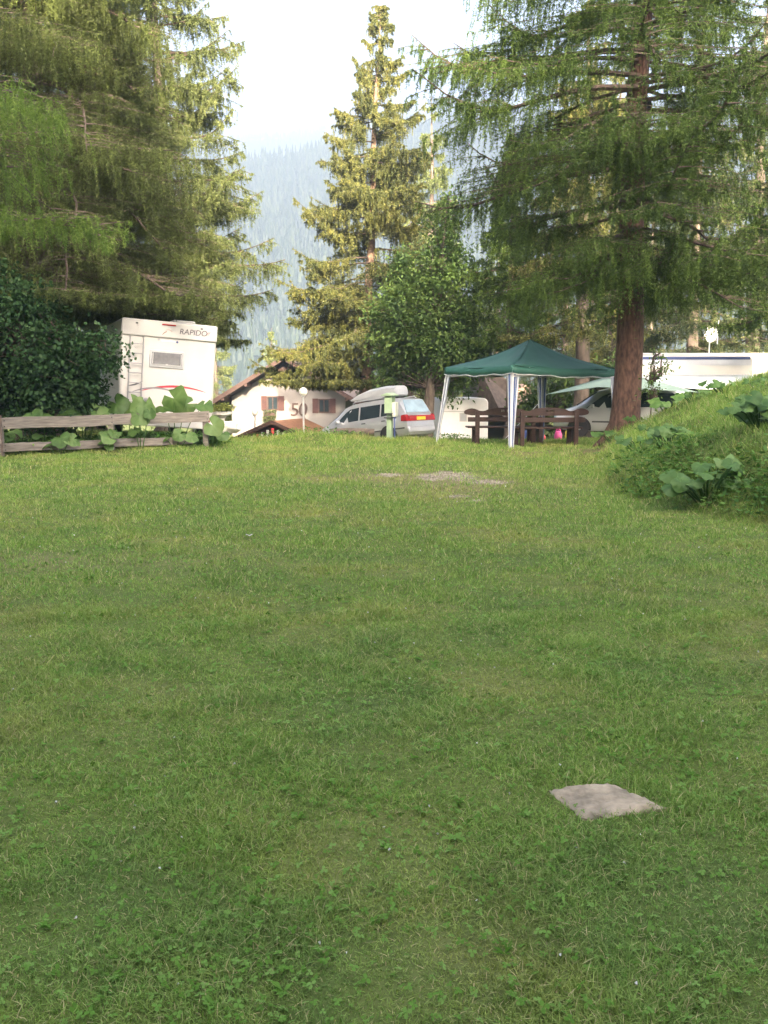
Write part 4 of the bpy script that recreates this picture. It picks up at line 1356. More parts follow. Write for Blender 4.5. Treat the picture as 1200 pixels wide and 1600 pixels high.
# ------------------------------------------------------------------ cars
ST = [(-2.31, .34, .62, .64), (-2.29, .30, .93, .95), (-2.24, .29, 1.02, 1.08), (-1.98, .27, 1.03, 1.64), (-1.80, .26, 1.03, 1.695), (-1.3, .24, 1.02, 1.73), (-.4, .23, 1.0, 1.74),
      (.4, .23, .98, 1.70), (.78, .23, .965, 1.60), (1.20, .23, .95, 1.33), (1.60, .24, .93, 1.04), (1.95, .26, .86, .93), (2.2, .30, .74, .80), (2.30, .34, .58, .62)]
def make_car(name, label, roofbars=True, group=None):
    root = empty(name, (0, 0, 0))
    tag(root, label, 'car', group)
    xs = [s[0] for s in ST]
    zb = lambda x: float(np.interp(x, xs, [s[2] for s in ST]))
    zt = lambda x: float(np.interp(x, xs, [s[3] for s in ST]))
    m = MB()
    ring = []
    for (x, z0, zbl, zr) in ST:
        e = 1 - 0.10 * max(0, (abs(x) - 1.7) / 0.6) ** 1.5
        w_ = 0.90 * e
        tall = zr - zbl > 0.12
        wr = (0.70 if tall else 0.80) * e
        half = [(0, z0), (w_ * 0.86, z0), (w_ * 0.97, z0 + 0.14), (w_ * 1.0, z0 + (zbl - z0) * 0.62), (w_ * 0.985, zbl),
                ((w_ * .985 * .25 + wr * .75) if tall else w_ * .93, zbl + (zr - zbl) * 0.75 if tall else zr - 0.02), (wr - 0.03, zr - 0.028), (wr - 0.16, zr - 0.004), (0, zr + 0.012)]
        pts = [(x, -y, z) for y, z in half] + [(x, y, z) for y, z in half[-2:0:-1]]
        ring.append(pts)
    n = len(ring[0])
    vs = [p for r in ring for p in r]
    fs = []
    for i in range(len(ring) - 1):
        for k in range(n):
            k2 = (k + 1) % n
            fs.append((i * n + k, i * n + k2, (i + 1) * n + k2, (i + 1) * n + k))
    fs.append(tuple(range(n))); fs.append(tuple((len(ring) - 1) * n + k for k in range(n)))
    m.add(vs, fs)
    m.build('body', M_silver, root, smooth=38)
    # windows
    def ys(x, z):
        zl, zr = zb(x), zt(x)
        f = (z - zl) / max(0.05, (zr - zl) * 0.75)
        return 0.8865 + f * (0.7466 - 0.8865) + 0.006
    def side(pts, sg, nm='side_window'):
        mm = MB()
        a = [(x, sg * ys(x, z), z) for x, z in pts]
        b_ = [(x, sg * (ys(x, z) - 0.03), z) for x, z in pts]
        k = len(a)
        mm.add(a + b_, [tuple(range(k)), tuple(range(2 * k - 1, k - 1, -1))] + [(i, k + i, k + (i + 1) % k, (i + 1) % k) for i in range(k)])
        mm.build(nm, M_glass, root, smooth=0)
    for sg in (1, -1):
        side([(-1.93, 1.10), (-1.12, 1.075), (-1.12, 1.54), (-1.62, 1.54), (-1.80, 1.46)], sg)
        side([(-1.05, 1.07), (-.06, 1.04), (-.06, 1.54), (-1.05, 1.545)], sg)
        side([(.02, 1.04), (1.22, 1.00), (1.10, 1.10), (.70, 1.40), (.48, 1.51), (.02, 1.54)], sg)
        MB().box((1.0, sg * 0.98, 1.08), (0.12, 0.18, 0.14)).build('mirror', M_silver, root, bevel=0.03)
        m = MB()
        m.box((-0.25, sg * 0.903, 0.90), (0.2, 0.03, 0.035)); m.box((-1.25, sg * 0.903, 0.91), (0.2, 0.03, 0.035))
        m.build('door_handle', M_darkplastic, root, bevel=0.008)
        m = MB().box((-0.05, sg * 0.897, 0.55), (2.1, 0.03, 0.05)); m.box((-1.98, sg * 0.875, 0.56), (0.45, 0.03, 0.05))
        m.build('side_moulding', M_darkplastic, root, bevel=0.006)
        if roofbars:
            MB().tube([(-1.7, sg * .62, 1.70), (-1.62, sg * .62, 1.775), (.3, sg * .62, 1.775), (.42, sg * .62, 1.71)], 0.02, 8).build('roof_rail', M_grey, root)
        tl = MB()
        tl.prism([(-2.325, .80), (-2.05, .82), (-2.08, 1.03), (-2.24, 1.05), (-2.315, 1.0)], 0.70, 0.873, M=Matrix.Scale(sg, 4, (0, 1, 0)))
        tl.build('tail_light', M_red, root, bevel=0.012)
        MB().box((2.18, sg * 0.66, .70), (0.2, 0.32, 0.14)).build('headlight', M_bluglass, root, bevel=0.03)
    # hatch glass and windscreen
    def slope(nm, x0, z0, x1, z1, w0, w1, mt, off):
        d = Vector((x1 - x0, 0, z1 - z0)).normalized()
        nrm = Vector((-d.z, 0, d.x)) * off
        mm = MB()
        v = [Vector((x0, -w0, z0)), Vector((x0, w0, z0)), Vector((x1, w1, z1)), Vector((x1, -w1, z1))]
        mm.add([p + nrm for p in v] + [p - nrm * 3 for p in v], [(0, 1, 2, 3), (7, 6, 5, 4), (0, 4, 5, 1), (1, 5, 6, 2), (2, 6, 7, 3), (3, 7, 4, 0)])
        mm.build(nm, mt, root, smooth=0)
    slope('rear_window', -2.225, 1.12, -2.005, 1.60, 0.70, 0.58, M_bluglass, 0.016)
    slope('windscreen', 1.53, 1.10, .86, 1.55, 0.70, 0.58, M_glass, -0.02)
    m = MB().box((-2.318, 0, .90), (0.03, 1.42, .20))
    m.build('light_band', M_red, root, bevel=0.008)
    MB().box((-2.338, 0, .885), (0.016, .52, .12)).build('number_plate', M_plate, root, bevel=0.003)
    m = MB().box((-2.30, 0, .48), (0.13, 1.60, .24)); m.build('bumper', M_silver, root, bevel=0.05, seg=3)
    # wheels
    for wx in (1.42, -1.42):
        for sg in (1, -1):
            Mx = Matrix.Translation((wx, sg * 0.80, 0.32)) @ Matrix.Rotation(R(90), 4, 'X')
            arch = []
            mm = MB()
            for k in range(17):
                a = math.pi * (-0.06 + 1.12 * k / 16)
                arch.append((wx + .40 * math.cos(a), .32 + .40 * math.sin(a)))
            mm.prism(arch, 0.80, 0.908, M=Matrix.Scale(sg, 4, (0, 1, 0)))
            mm.build('wheel_arch', M_black, root, smooth=0)
            wh = MB().lathe([(.20, -.105), (.30, -.115), (.325, -.07), (.325, .07), (.30, .115), (.20, .105)], 24, M=Matrix.Translation((wx, sg * 0.815, 0.32)) @ Matrix.Rotation(R(90), 4, 'X')).build('wheel', M_black, root)
            rm = MB().lathe([(.03, -.125), (.06, -.12), (.19, -.108), (.205, -.118), (.205, .118), (.19, .108), (.06, .12), (.03, .125)], 24, M=Mx)
            rm.build('rim', M_rail, wh)
    return root
car = make_car('parked_car', 'silver people carrier with roof box seen from its rear left corner')
b_ = R(40)
cpos = Vector((-0.31, 38.67, 0))
PIT = R(7.0)
rw = cpos + Vector((math.cos(b_), -math.sin(b_), 0)) * 1.42
zc_ = Hs(rw.x, rw.y)
yawq = Matrix.Rotation(math.pi - b_, 4, 'Z') @ Matrix.Rotation(PIT, 4, 'Y')
car.rotation_euler = yawq.to_euler()
car.location = (cpos.x, cpos.y, zc_ - 1.42 * math.sin(PIT) + 0.0)
rb = MB()
RB = [(-1.55, 1.86, 2.06, .36), (-1.50, 1.82, 2.20, .40), (-1.0, 1.80, 2.235, .42), (-.2, 1.80, 2.20, .42), (.45, 1.81, 2.06, .40), (.78, 1.84, 1.93, .33), (.88, 1.87, 1.90, .26)]
ring = []
for x, z0, z1, w_ in RB:
    h_ = [(-w_ * .9, z0), (w_ * .9, z0), (w_, z0 + .25 * (z1 - z0)), (w_ * .93, z0 + .8 * (z1 - z0)), (w_ * .6, z1), (-w_ * .6, z1), (-w_ * .93, z0 + .8 * (z1 - z0)), (-w_, z0 + .25 * (z1 - z0))]
    ring.append([(x, y, z) for y, z in h_])
vs = [p for r in ring for p in r]
fs = [(i * 8 + k, i * 8 + (k + 1) % 8, (i + 1) * 8 + (k + 1) % 8, (i + 1) * 8 + k) for i in range(len(ring) - 1) for k in range(8)]
fs += [tuple(range(8)), tuple((len(ring) - 1) * 8 + k for k in range(8))]
rbx = empty('roof_box', car.location, rot=car.rotation_euler)
tag(rbx, 'pale grey wedge shaped roof box on the silver car', 'roof box')
rb.add(vs, fs)
rb.build('shell', M_white if False else mat('pale_grey_shell', (0.36, 0.37, 0.38), 0.4, var=0.04), rbx, bevel=0.02, smooth=40)
m = MB()
for x in (-1.1, .2): m.bar((x, -.62, 1.795), (x, .62, 1.795), .05, .03)
m.build('cross_bar', M_darkplastic, rbx)
car2 = copy_tree(car)
tag(car2, 'silver minivan facing left behind the larch trunk and the bank', 'car')
c2 = gp(972, 34.5)
car2.location = (c2.x, c2.y + 0.2, Hs(c2.x, c2.y) + 0.0)
car2.rotation_euler = (0, R(-0.5), math.pi - R(12))

# ------------------------------------------------------------------ motorhome
def rbox(m, x0, x1, y0, y1, z0, z1, mt=0, M=None):
    return m.box(((x0 + x1) / 2, (y0 + y1) / 2, (z0 + z1) / 2), (x1 - x0, y1 - y0, z1 - z0), mt, M)
MR = at(252, 560, 26.3)
mh = empty('motorhome', (MR.x, 26.45, 0.14))
tag(mh, 'white motorhome parked with its rear towards us behind the fence', 'motorhome')
# local: x right across the rear, y forward (away), rear face at y=0
mh.rotation_euler = (Matrix.Rotation(R(21), 4, 'Z') @ Matrix.Rotation(R(4.3), 4, 'Y')).to_euler()
W2 = 1.24
m = MB(); rbox(m, -W2, W2, 0.0, 5.2, 0.42, 3.10)
m.build('body', M_white, mh, bevel=0.07, seg=3, smooth=40)
m = MB(); rbox(m, -W2 + .1, W2 - .1, 5.1, 6.9, 0.45, 1.95)
m.build('cab', M_white, mh, bevel=0.18, seg=3, smooth=40)
m = MB(); rbox(m, -W2 + .03, W2 - .03, 5.0, 6.35, 1.85, 3.02)
m.build('alcove', M_white, mh, bevel=0.25, seg=4, smooth=40)
m = MB(); rbox(m, -W2 - .004, W2 + .004, -0.045, 0.06, 2.66, 3.085)
m.build('top_trim', M_white, mh, bevel=0.035, seg=3)
m = MB(); rbox(m, -.22, .14, -.062, -.03, 2.985, 3.02); m.build('brake_light', M_red, mh, bevel=0.004)
for x in (-.86, .82):
    m = MB(); rbox(m, x - .03, x + .03, -.058, -.03, 2.965, 3.0); m.build('marker_light', M_darkplastic, mh, bevel=0.004)
m = MB(); rbox(m, -.50, .40, -.030, .02, 1.88, 2.34); wf = m.build('window', M_grey, mh, bevel=0.02)
m = MB(); rbox(m, -.44, .34, -.040, .0, 1.97, 2.28); m.build('pane', mat('smoky_window', (0.16, 0.16, 0.165), 0.2, var=0.15, scale=12), wf, bevel=0.01)
m = MB(); rbox(m, -.42, .32, -.052, -.038, 1.955, 1.975); rbox(m, -.08, -.02, -.056, -.038, 1.95, 1.99); rbox(m, .305, .325, -.052, -.038, 1.98, 2.26); rbox(m, -.425, -.405, -.052, -.038, 1.98, 2.26)
m.build('catch', M_rail, wf)
# ladder
lad = MB()
for x in (-1.02, -.68):
    lad.tube([(x, -.02, .78), (x, -.10, .84), (x, -.10, 2.58), (x, -.02, 2.64)], .016, 8)
for z in (.95, 1.2, 1.45, 1.7, 1.95, 2.2, 2.45): lad.tube([(-1.02, -.10, z), (-.68, -.10, z)], .014, 6)
lad.build('ladder', mat('ladder_alloy', (0.30, 0.30, 0.31), 0.4, 0.4, 0.05), mh)
# swoosh stripes
def swoosh(nm, pts, mt, off):
    mm = MB()
    n = len(pts)
    a = [(x, off, z + t) for x, z, t in pts] + [(x, off, z - t) for x, z, t in pts]
    b2_ = [(x, 0.01, z) for x, _, z in a]
    fs = []
    for i in range(n - 1):
        fs.append((i, i + 1, n + i + 1, n + i))
        fs.append((2 * n + i, 3 * n + i, 3 * n + i + 1, 2 * n + i + 1))
        fs.append((i, 2 * n + i, 2 * n + i + 1, i + 1))
        fs.append((n + i, n + i + 1, 3 * n + i + 1, 3 * n + i))
    mm.add(a + b2_, fs)
    mm.build(nm, mt, mh, smooth=0)
sw = lambda x0, x1, z0, zm, z1, tk: [(x0 + (x1 - x0) * i / 16, (1 - i / 16) ** 2 * z0 + 2 * (i / 16) * (1 - i / 16) * zm + (i / 16) ** 2 * z1, 0.003 + tk * math.sin(math.pi * (i / 16)) ** 0.8) for i in range(17)]
swoosh('red_swoosh', sw(-.70, 1.02, 1.24, 1.56, 1.32, .026), M_redpaint, -.006)
swoosh('grey_swoosh', sw(-1.0, .46, 1.16, 1.54, 1.15, .020), mat('grey_stripe', (0.20, 0.19, 0.20), 0.4, var=0.05), -.009)
swoosh('grey_swoosh', sw(-1.0, -.64, 1.36, 1.39, 1.50, .020), mat('dark_stripe', (0.10, 0.10, 0.11), 0.4, var=0.05), -.009)
Mface = lambda x, z, off=-.062: Matrix.Translation((x, off, z)) @ Matrix.Rotation(R(90), 4, 'X')
M_ink = mat('ink', (0.08, 0.07, 0.08), 0.5, var=0.1)
M_inkg = mat('ink_grey', (0.30, 0.31, 0.34), 0.5, var=0.1)
text_mesh('lettering', 'RAPIDO', 0.205, M_ink, mh, Mface(.60, 2.86, -.050), 0.15)
text_mesh('lettering', 'ff', 0.15, mat('ink_red_grey', (0.35, 0.2, 0.2), 0.5), mh, Mface(.98, 2.86, -.050), 0.4)
swoosh('emblem', [(-.20 + .012 * i, 2.74 + .016 * i - .0007 * i * i, .012) for i in range(10)], M_orangeroof, -.052)
swoosh('emblem', [(-.12 + .022 * i, 2.86 + .02 * math.sin(i * .5), .007) for i in range(9)], mat('emblem_tan', (0.5, 0.3, 0.25), 0.5), -.052)
for x, z, mt in ((-.28, 2.61, M_inkg), (.20, 2.58, M_navy)):
    MB().lathe([(.03, 0), (.03, .02)], 12, M=Mface(x, z, -.002)).build('badge', mt, mh)
m = MB(); rbox(m, -.22, .15, -.008, .0, 2.575, 2.61); m.build('decal', mat('pale_blue_decal', (0.55, 0.66, 0.72), 0.5), mh)
text_mesh('lettering', 'RANDONNEUR', 0.075, M_ink, mh, Mface(-.50, .80, -.004))
MB().lathe([(.075, 0), (.075, .006), (.055, .006), (.055, 0)], 20, M=Mface(-.54, 1.0, -.002)).build('badge', M_inkg, mh)
text_mesh('lettering', 'www.rapido.fr', 0.07, M_ink, mh, Mface(.92, .64, -.004))
m = MB()
rbox(m, -W2 - .02, W2 + .02, -.10, .1, .34, .52)
m.build('bumper', M_white, mh, bevel=0.03)
for x in (-1.05, 1.05):
    m = MB(); rbox(m, x - .1, x + .1, -.115, -.02, .54, .62); m.build('tail_light', M_red, mh, bevel=0.01)
m = MB(); rbox(m, -W2 - .012, -W2 + .02, .5, 5.0, .95, 1.0); rbox(m, -W2 - .012, -W2 + .02, 3.0, 3.9, 1.75, 2.3)
m.build('side_trim', M_grey, mh, bevel=0.004)
for yy in (1.2, 5.7):
    for sg in (-1, 1):
        wh = MB().lathe([(.2, -.1), (.33, -.1), (.345, -.06), (.345, .06), (.33, .1), (.2, .1)], 20, M=Matrix.Translation((sg * 1.1, yy, .345)) @ Matrix.Rotation(R(90), 4, 'Y')).build('wheel', M_black, mh)
        MB().lathe([(.05, -.105), (.2, -.103), (.2, .103), (.05, .105)], 20, M=Matrix.Translation((sg * 1.1, yy, .345)) @ Matrix.Rotation(R(90), 4, 'Y')).build('rim', M_rail, wh)
m = MB(); rbox(m, .15, .75, .5, 1.2, 3.09, 3.20); m.build('roof_hatch', M_cream, mh, bevel=0.04)

# ------------------------------------------------------------------ chalet
hp = at(450, 600, 70)
ch = empty('chalet', (hp.x, 70, Hs(hp.x, 72) - 0.05), R(-5))
tag(ch, 'white alpine chalet with brown shutters and a wide overhanging gable', 'house')
GZ0 = ch.location.z
za = at(447, 561, 70).z - GZ0
ze = za - 0.60 * 5.35
m = MB()
wl, dep = 4.02, 10.0
zw = za - 0.60 * wl - 0.18
m.prism([(-wl, 0), (wl, 0), (wl, zw), (0, za - 0.18), (-wl, zw)], 0, dep)
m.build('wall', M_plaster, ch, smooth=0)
for sg in (-1, 1):
    m = MB()
    m.prism([(sg * 5.35, ze - .02), (sg * 5.35, ze + .16), (0, za + .16), (0, za - .02)], -1.5, dep + 0.6)
    m.build('roof', M_rooftile, ch, smooth=0)
    m = MB()
    m.prism([(sg * 5.38, ze - .12), (sg * 5.38, ze + .20), (0, za + .20), (0, za - .12)], -1.56, -1.505)
    m.build('bargeboard', M_chaletwood, ch, smooth=0)
    m = MB()
    for f in (0.16, 0.5, 0.80):
        xx = sg * 5.35 * f
        m.box((xx, -.76, za - .60 * abs(xx) - .16), (.20, 1.48, .24))
    for k in range(8):
        xx = sg * (wl + .1 + .15 * k)
        m.box((xx, 4, za - .60 * abs(xx) - .09), (.10, 9.0, .12))
    m.build('beam', M_chaletwood, ch, smooth=0)
    m = MB()
    m.prism([(sg * 5.30, ze - .032), (sg * 5.30, ze - .065), (0, za - .065), (0, za - .032)], -1.49, -.01)
    m.build('soffit', M_chaletwood, ch, smooth=0)
m = MB()
m.prism([(-1.1, za - .95), (1.1, za - .95), (1.1, za - .80), (0.0, za - .14), (-1.1, za - .80)], -.55, -.003)
m.build('gable_boards', M_chaletwood, ch, smooth=0)
def chalet_window(px, py, wpx):
    p = at(px, py, 70)
    x, z = (p.x - ch.location.x), p.z - GZ0
    h_, w_ = .96, .78
    fr = MB()
    for (a, b2_, c_, d) in ((x - w_ / 2, x + w_ / 2, z + h_ / 2 - .08, z + h_ / 2), (x - w_ / 2, x + w_ / 2, z - h_ / 2, z - h_ / 2 + .08), (x - w_ / 2, x - w_ / 2 + .08, z - h_ / 2 + .08, z + h_ / 2 - .08), (x + w_ / 2 - .08, x + w_ / 2, z - h_ / 2 + .08, z + h_ / 2 - .08), (x - .035, x + .035, z - h_ / 2 + .08, z + h_ / 2 - .08)):
        rbox(fr, a, b2_, -.07, .0, c_, d)
    win = fr.build('window', M_chaletwood, ch, smooth=0)
    pn = MB(); rbox(pn, x - w_ / 2 + .04, x + w_ / 2 - .04, -.03, -.005, z - h_ / 2 + .04, z + h_ / 2 - .04); pn.build('pane', M_glass, win, smooth=0)
    for sg in (-1, 1):
        sh = MB()
        x0 = x + sg * (w_ / 2 + .22)
        rbox(sh, x0 - .20, x0 + .20, -.08, -.03, z - h_ / 2 - .02, z + h_ / 2 + .02)
        for k in range(7): rbox(sh, x0 - .15, x0 + .15, -.095, -.078, z - .40 + k * .125, z - .33 + k * .125)
        sh.build('shutter', M_shutter, ch, smooth=0)
chalet_window(426, 630, 34)
chalet_window(507, 634, 36)
p = at(422, 650, 70)
m = MB(); rbox(m, p.x - ch.location.x - .4, p.x - ch.location.x + .4, -.34, -.04, p.z - GZ0 + .02, p.z - GZ0 + .24)
m.build('flower_box', M_chaletwood, ch, smooth=0)
rg = np.random.default_rng(8)
n = 500
P = np.stack([rg.uniform(-.45, .45, n) + p.x - ch.location.x, rg.normal(-.22, .14, n), rg.uniform(-.45, .42, n) + p.z - GZ0], -1)
dd = unit(rg.normal(0, 1, (n, 3))); s_ = unit(np.cross(dd, rg.normal(0, 1, (n, 3))))
np_mesh('hanging_flowers', np.stack([P - s_ * .05, P + dd * .12, P + s_ * .05], 1), 3, rg.uniform(0, 1, n), M_spruceD, ch)
for chx, px in (('5', 460), ('0', 473)):
    p = at(px, 641, 70)
    o = text_mesh('house_number', chx, 1.32, M_chaletwood, ch, Matrix.Translation((p.x - ch.location.x, -.03, p.z - GZ0)) @ Matrix.Rotation(R(90), 4, 'X'), 0.08, 0.03)
p = at(382, 650, 70)
m = MB()
sc = [(-.32, -.1), (-.26, .05), (-.2, .18), (-.17, -.08), (-.1, -.02), (-.06, .06), (-.02, -.08), (.05, .05), (.08, -.09), (.14, .05), (.18, -.07), (.25, .05), (.3, -.06), (.36, .0)]
for a, b2_ in zip(sc[:-1], sc[1:]):
    m.bar((p.x - ch.location.x + a[0], -.012, p.z - GZ0 + a[1]), (p.x - ch.location.x + b2_[0], -.012, p.z - GZ0 + b2_[1]), .02, .035, up=(0, 1, 0))
m.build('wall_script', M_inkg, ch, smooth=0)

# little kiosk with pennants before the chalet
kp = at(430, 660, 47)
ks = empty('kiosk', (kp.x, 47, Hs(kp.x, 47) - .05), R(-20))
ks.scale = (1.12, 1, 1)
tag(ks, 'small kiosk with a gabled orange roof and red and white pennants', 'kiosk')
kz = at(435, 657, 47).z - ks.location.z
m = MB()
m.prism([(-1.35, 0), (1.35, 0), (1.35, kz - .72), (0, kz - .12), (-1.35, kz - .72)], 0.1, 3.0)
m.build('wall', M_shutter, ks, smooth=0)
for sg in (-1, 1):
    MB().prism([(sg * 1.75, kz - .90), (sg * 1.75, kz - .80), (0, kz), (0, kz - .10)], -.35, 3.3).build('roof', M_orangeroof, ks, smooth=0)
    MB().prism([(sg * 1.78, kz - .96), (sg * 1.78, kz - .78), (0, kz + .03), (0, kz - .15)], -.40, -.355).build('bargeboard', M_chaletwood, ks, smooth=0)
for k in range(9):
    x = -.95 + k * .24
    m = MB()
    m.prism([(x - .055, -.02), (x + .055, -.02), (x + .05, -.30), (x, -.37), (x - .05, -.30)], -.30, -.28, M=Matrix.Translation((0, 0, kz - .32 - abs(x) * .42)))
    m.build('pennant', M_white if k % 3 != 1 else M_redt, ks, smooth=0)

# ------------------------------------------------------------------ lamps
def lamp(px, pyg, Y, r, label):
    p = at(px, pyg, Y)
    base = Hs(p.x, Y)
    root = empty('street_lamp', (p.x, Y, base))
    tag(root, label, 'lamp', 'globe lamps on the campsite')
    h = p.z - base
    MB().tube([(0, 0, -.1), (0, 0, h - r * .9)], .045, 10).lathe([(.09, -.05), (.09, .25), (.05, .32)], 12).build('pole', M_rail, root)
    pr = [(max(.001, r * math.sin(math.pi * k / 14)), h - r * math.cos(math.pi * k / 14)) for k in range(15)]
    MB().lathe(pr, 20).build('globe', M_globe, root, smooth=80)
    MB().lathe([(.07, h - r - .04), (.10, h - r * .93), (.08, h - r * .86)], 14).build('collar', M_grey, root)
lamp(474, 612, 45, .19, 'taller globe lamp beside the house number')
lamp(398, 644, 50, .16, 'shorter globe lamp left of the kiosk gable')

# pedestal planter right of the fence end
g = gp(347, 36)
pl = empty('garden_planter', g)
tag(pl, 'white column planter with a flat bowl beyond the fence end', 'planter')
tz = at(347, 644, 36).z - g.z
MB().lathe([(.30, 0), (.30, .18), (.16, .26), (.12, .4), (.12, tz - .25), (.18, tz - .15), (.38, tz - .08), (.40, tz + .02), (.34, tz + .02)], 20).build('column', M_stone, pl)
rg = np.random.default_rng(4); n = 420
P = rg.normal(0, .17, (n, 3)) * np.array([1.1, 1.1, .45]) + np.array([0, 0, tz + .14]); dd = unit(rg.normal(0, 1, (n, 3))); s_ = unit(np.cross(dd, rg.normal(0, 1, (n, 3))))
np_mesh('flowers', np.stack([P - s_ * .035, P + dd * .11, P + s_ * .035], 1), 3, rg.uniform(0, 1, n), M_yellow, pl)
rg = np.random.default_rng(14)
for i, (px, Y, s_, lab) in enumerate(((357, 35, .30, 'larger white boulder beside the column planter'), (367, 35.6, .22, 'smaller white boulder right of the column planter'))):
    g = gp(px, Y)
    bm = bmesh.new()
    bmesh.ops.create_icosphere(bm, subdivisions=3, radius=1)
    for v in bm.verts:
        k = 1 + .18 * math.sin(v.co.x * 3.1 + i) * math.sin(v.co.y * 2.7) + .1 * math.sin(v.co.z * 5 + v.co.x * 4)
        v.co *= k
        v.co.z *= .75
    me = bpy.data.meshes.new('boulder'); bm.to_mesh(me); bm.free(); me.shade_smooth()
    o = link('boulder', me, M_stone)
    o.scale = (s_, s_, s_)
    o.location = (g.x, g.y, g.z + .45)
    tag(o, lab, 'boulder')

# ------------------------------------------------------------------ white caravan beyond the tent
def caravan_body(m, L, z0, z1, w_, r=.35):
    pr = []
    for cx, cz, a0 in ((L - r, z1 - r, 0), (r, z1 - r, 90), (r, z0 + .15, 180), (L - r, z0 + .15, 270)):
        rr = r if cz > (z0 + z1) / 2 else .15
        if rr == .15: cx = L - .15 if a0 == 270 else .15
        for k in range(7):
            a = R(a0 + 15 * k)
            pr.append((cx + rr * math.cos(a), cz + rr * math.sin(a)))
    return m.prism(pr, 0, w_)
c0 = at(688, 650, 42)
cv = empty('caravan', (c0.x, 42, Hs(c0.x + 1, 43)), R(3))
tag(cv, 'plain white caravan with one small window left of the benches', 'caravan')
ct = at(700, 622, 42).z - cv.location.z
m = caravan_body(MB(), 2.02, .35, ct, 4.0, .22); m.build('body', mat('sunlit_white', (0.80, 0.79, 0.77), 0.4, var=0.03), cv, bevel=.03)  # whiter than the other caravans, sunlight put into the paint colour
m = MB(); rbox(m, .05, 1.97, -.014, .0, ct - .58, ct - .545); rbox(m, .05, 1.97, -.014, 0, .62, .66); m.build('trim', M_cream, cv)
p = at(724, 652, 42)
m = MB(); rbox(m, p.x - c0.x - .16, p.x - c0.x + .16, -.022, .0, p.z - cv.location.z - .18, p.z - cv.location.z + .18); wn_ = m.build('window', M_cream, cv, bevel=.008)
m = MB(); rbox(m, p.x - c0.x - .12, p.x - c0.x + .12, -.030, -.005, p.z - cv.location.z - .14, p.z - cv.location.z + .14); m.build('pane', M_grey, wn_)
for xx in (.3, 1.7):
    MB().lathe([(.2, -.1), (.33, -.1), (.34, .1), (.2, .1)], 18, M=Matrix.Translation((xx, 2.0, .34)) @ Matrix.Rotation(R(90), 4, 'Y')).build('wheel', M_black, cv)

# tan shed behind the tent
s0 = at(742, 600, 48)
sh = empty('shed', (s0.x, 48, Hs(s0.x + 2, 49)), R(6))
tag(sh, 'low shed with a big sloping tan roof behind the tent', 'shed')
z_ = lambda py: at(760, py, 48).z - sh.location.z
m = MB()
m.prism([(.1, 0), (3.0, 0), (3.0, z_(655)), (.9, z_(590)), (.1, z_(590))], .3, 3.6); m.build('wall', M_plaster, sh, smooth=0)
m = MB()
zt_, zl_ = z_(584), z_(668)
m.prism([(-.2, zt_ - .1), (1.1, zt_ + .02), (3.7, zl_), (3.7, zl_ + .12), (1.05, zt_ + .16), (-.2, zt_ + .03)], 0, 4.2); m.build('roof', M_roofdark, sh, smooth=0)
m = MB()
m.add([(.05, -.02, z_(640)), (1.0, -1.6, z_(650)), (3.2, -1.6, z_(668)), (3.5, -.02, zl_ + .1), (1.1, -.02, zt_ + .1), (.3, -.02, zt_ + .05)], [(0, 1, 2, 3, 4, 5)])
m.build('front_slope', M_rooftile, sh, smooth=0, solid=.08)
w0 = at(822, 630, 56)
hb = empty('outbuilding', (w0.x, 56, Hs(w0.x, 57)), R(4))
tag(hb, 'small white outbuilding glimpsed behind the back tent leg', 'building')
hz_ = at(822, 617, 56).z - hb.location.z
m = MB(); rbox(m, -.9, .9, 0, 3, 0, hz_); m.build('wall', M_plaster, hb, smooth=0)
m = MB(); m.prism([(-1.2, hz_ - .1), (1.2, hz_ - .1), (0, hz_ + .6)], -.3, 3.3); m.build('roof', M_roofdark, hb, smooth=0)

# ------------------------------------------------------------------ striped caravan with awning, second caravan
a0 = at(985, 600, 36.5)
aw = empty('caravan', (a0.x, 36.5, Hs(a0.x + 2, 36.5)), R(-1.5))
tag(aw, 'caravan with navy roof stripe and white awning above the bank', 'caravan')
zz = lambda py, Y=36.5: at(1080, py, Y).z - aw.location.z
LW = at(1173, 600, 36.5).x - a0.x
m = caravan_body(MB(), LW, .4, zz(556.5), 2.2, .16); m.build('body', M_cream, aw, bevel=.02)
m = MB(); rbox(m, .08, LW - .1, -.016, .0, zz(562), zz(557.5)); m.build('roof_stripe', M_navy, aw)
m = MB(); rbox(m, .08, LW - .06, -.014, .0, zz(571), zz(562.5)); m.build('grey_panel', mat('grey_panel', (0.42, 0.44, 0.48), 0.45, var=0.04), aw)
m = MB(); rbox(m, .08, LW - .06, -.022, .0, zz(586.2), zz(584.6)); m.build('awning_rail', M_grey, aw)
m = MB(); rbox(m, .3, LW - .4, -.010, .0, zz(655), zz(600)); m.build('awning_shade', M_glass, aw)  # dark sheet standing in for the shade under the awning
m = MB()
NA = 16
vs, fs = [], []
for j in range(5):
    t = j / 4
    for i in range(NA + 1):
        u = i / NA
        x = .1 + (LW - .15) * u + .25 * (u - .5) * t
        z = zz(586) * (1 - t) + (zz(606) + .10 * abs(u - .55) * 2 + .0) * t - .09 * math.sin(math.pi * t) + .03 * math.sin(u * 14) * t
        if j == 4: z -= .07 * abs(math.sin(u * math.pi * 3))
        vs.append((x, -.03 - 2.3 * t, z))
for j in range(4):
    for i in range(NA):
        q = j * (NA + 1) + i
        fs.append((q, q + 1, q + NA + 2, q + NA + 1))
m.add(vs, fs); m.build('awning', mat('awning_white', (0.75, 0.76, 0.74), 0.7, var=0.04), aw, solid=.01)
px_ = at(1077, 620, 34.3).x - a0.x
MB().tube([(px_, -2.2, 0), (px_, -2.2, zz(609, 34.3))], .022, 8).build('awning_pole', M_pole, aw)
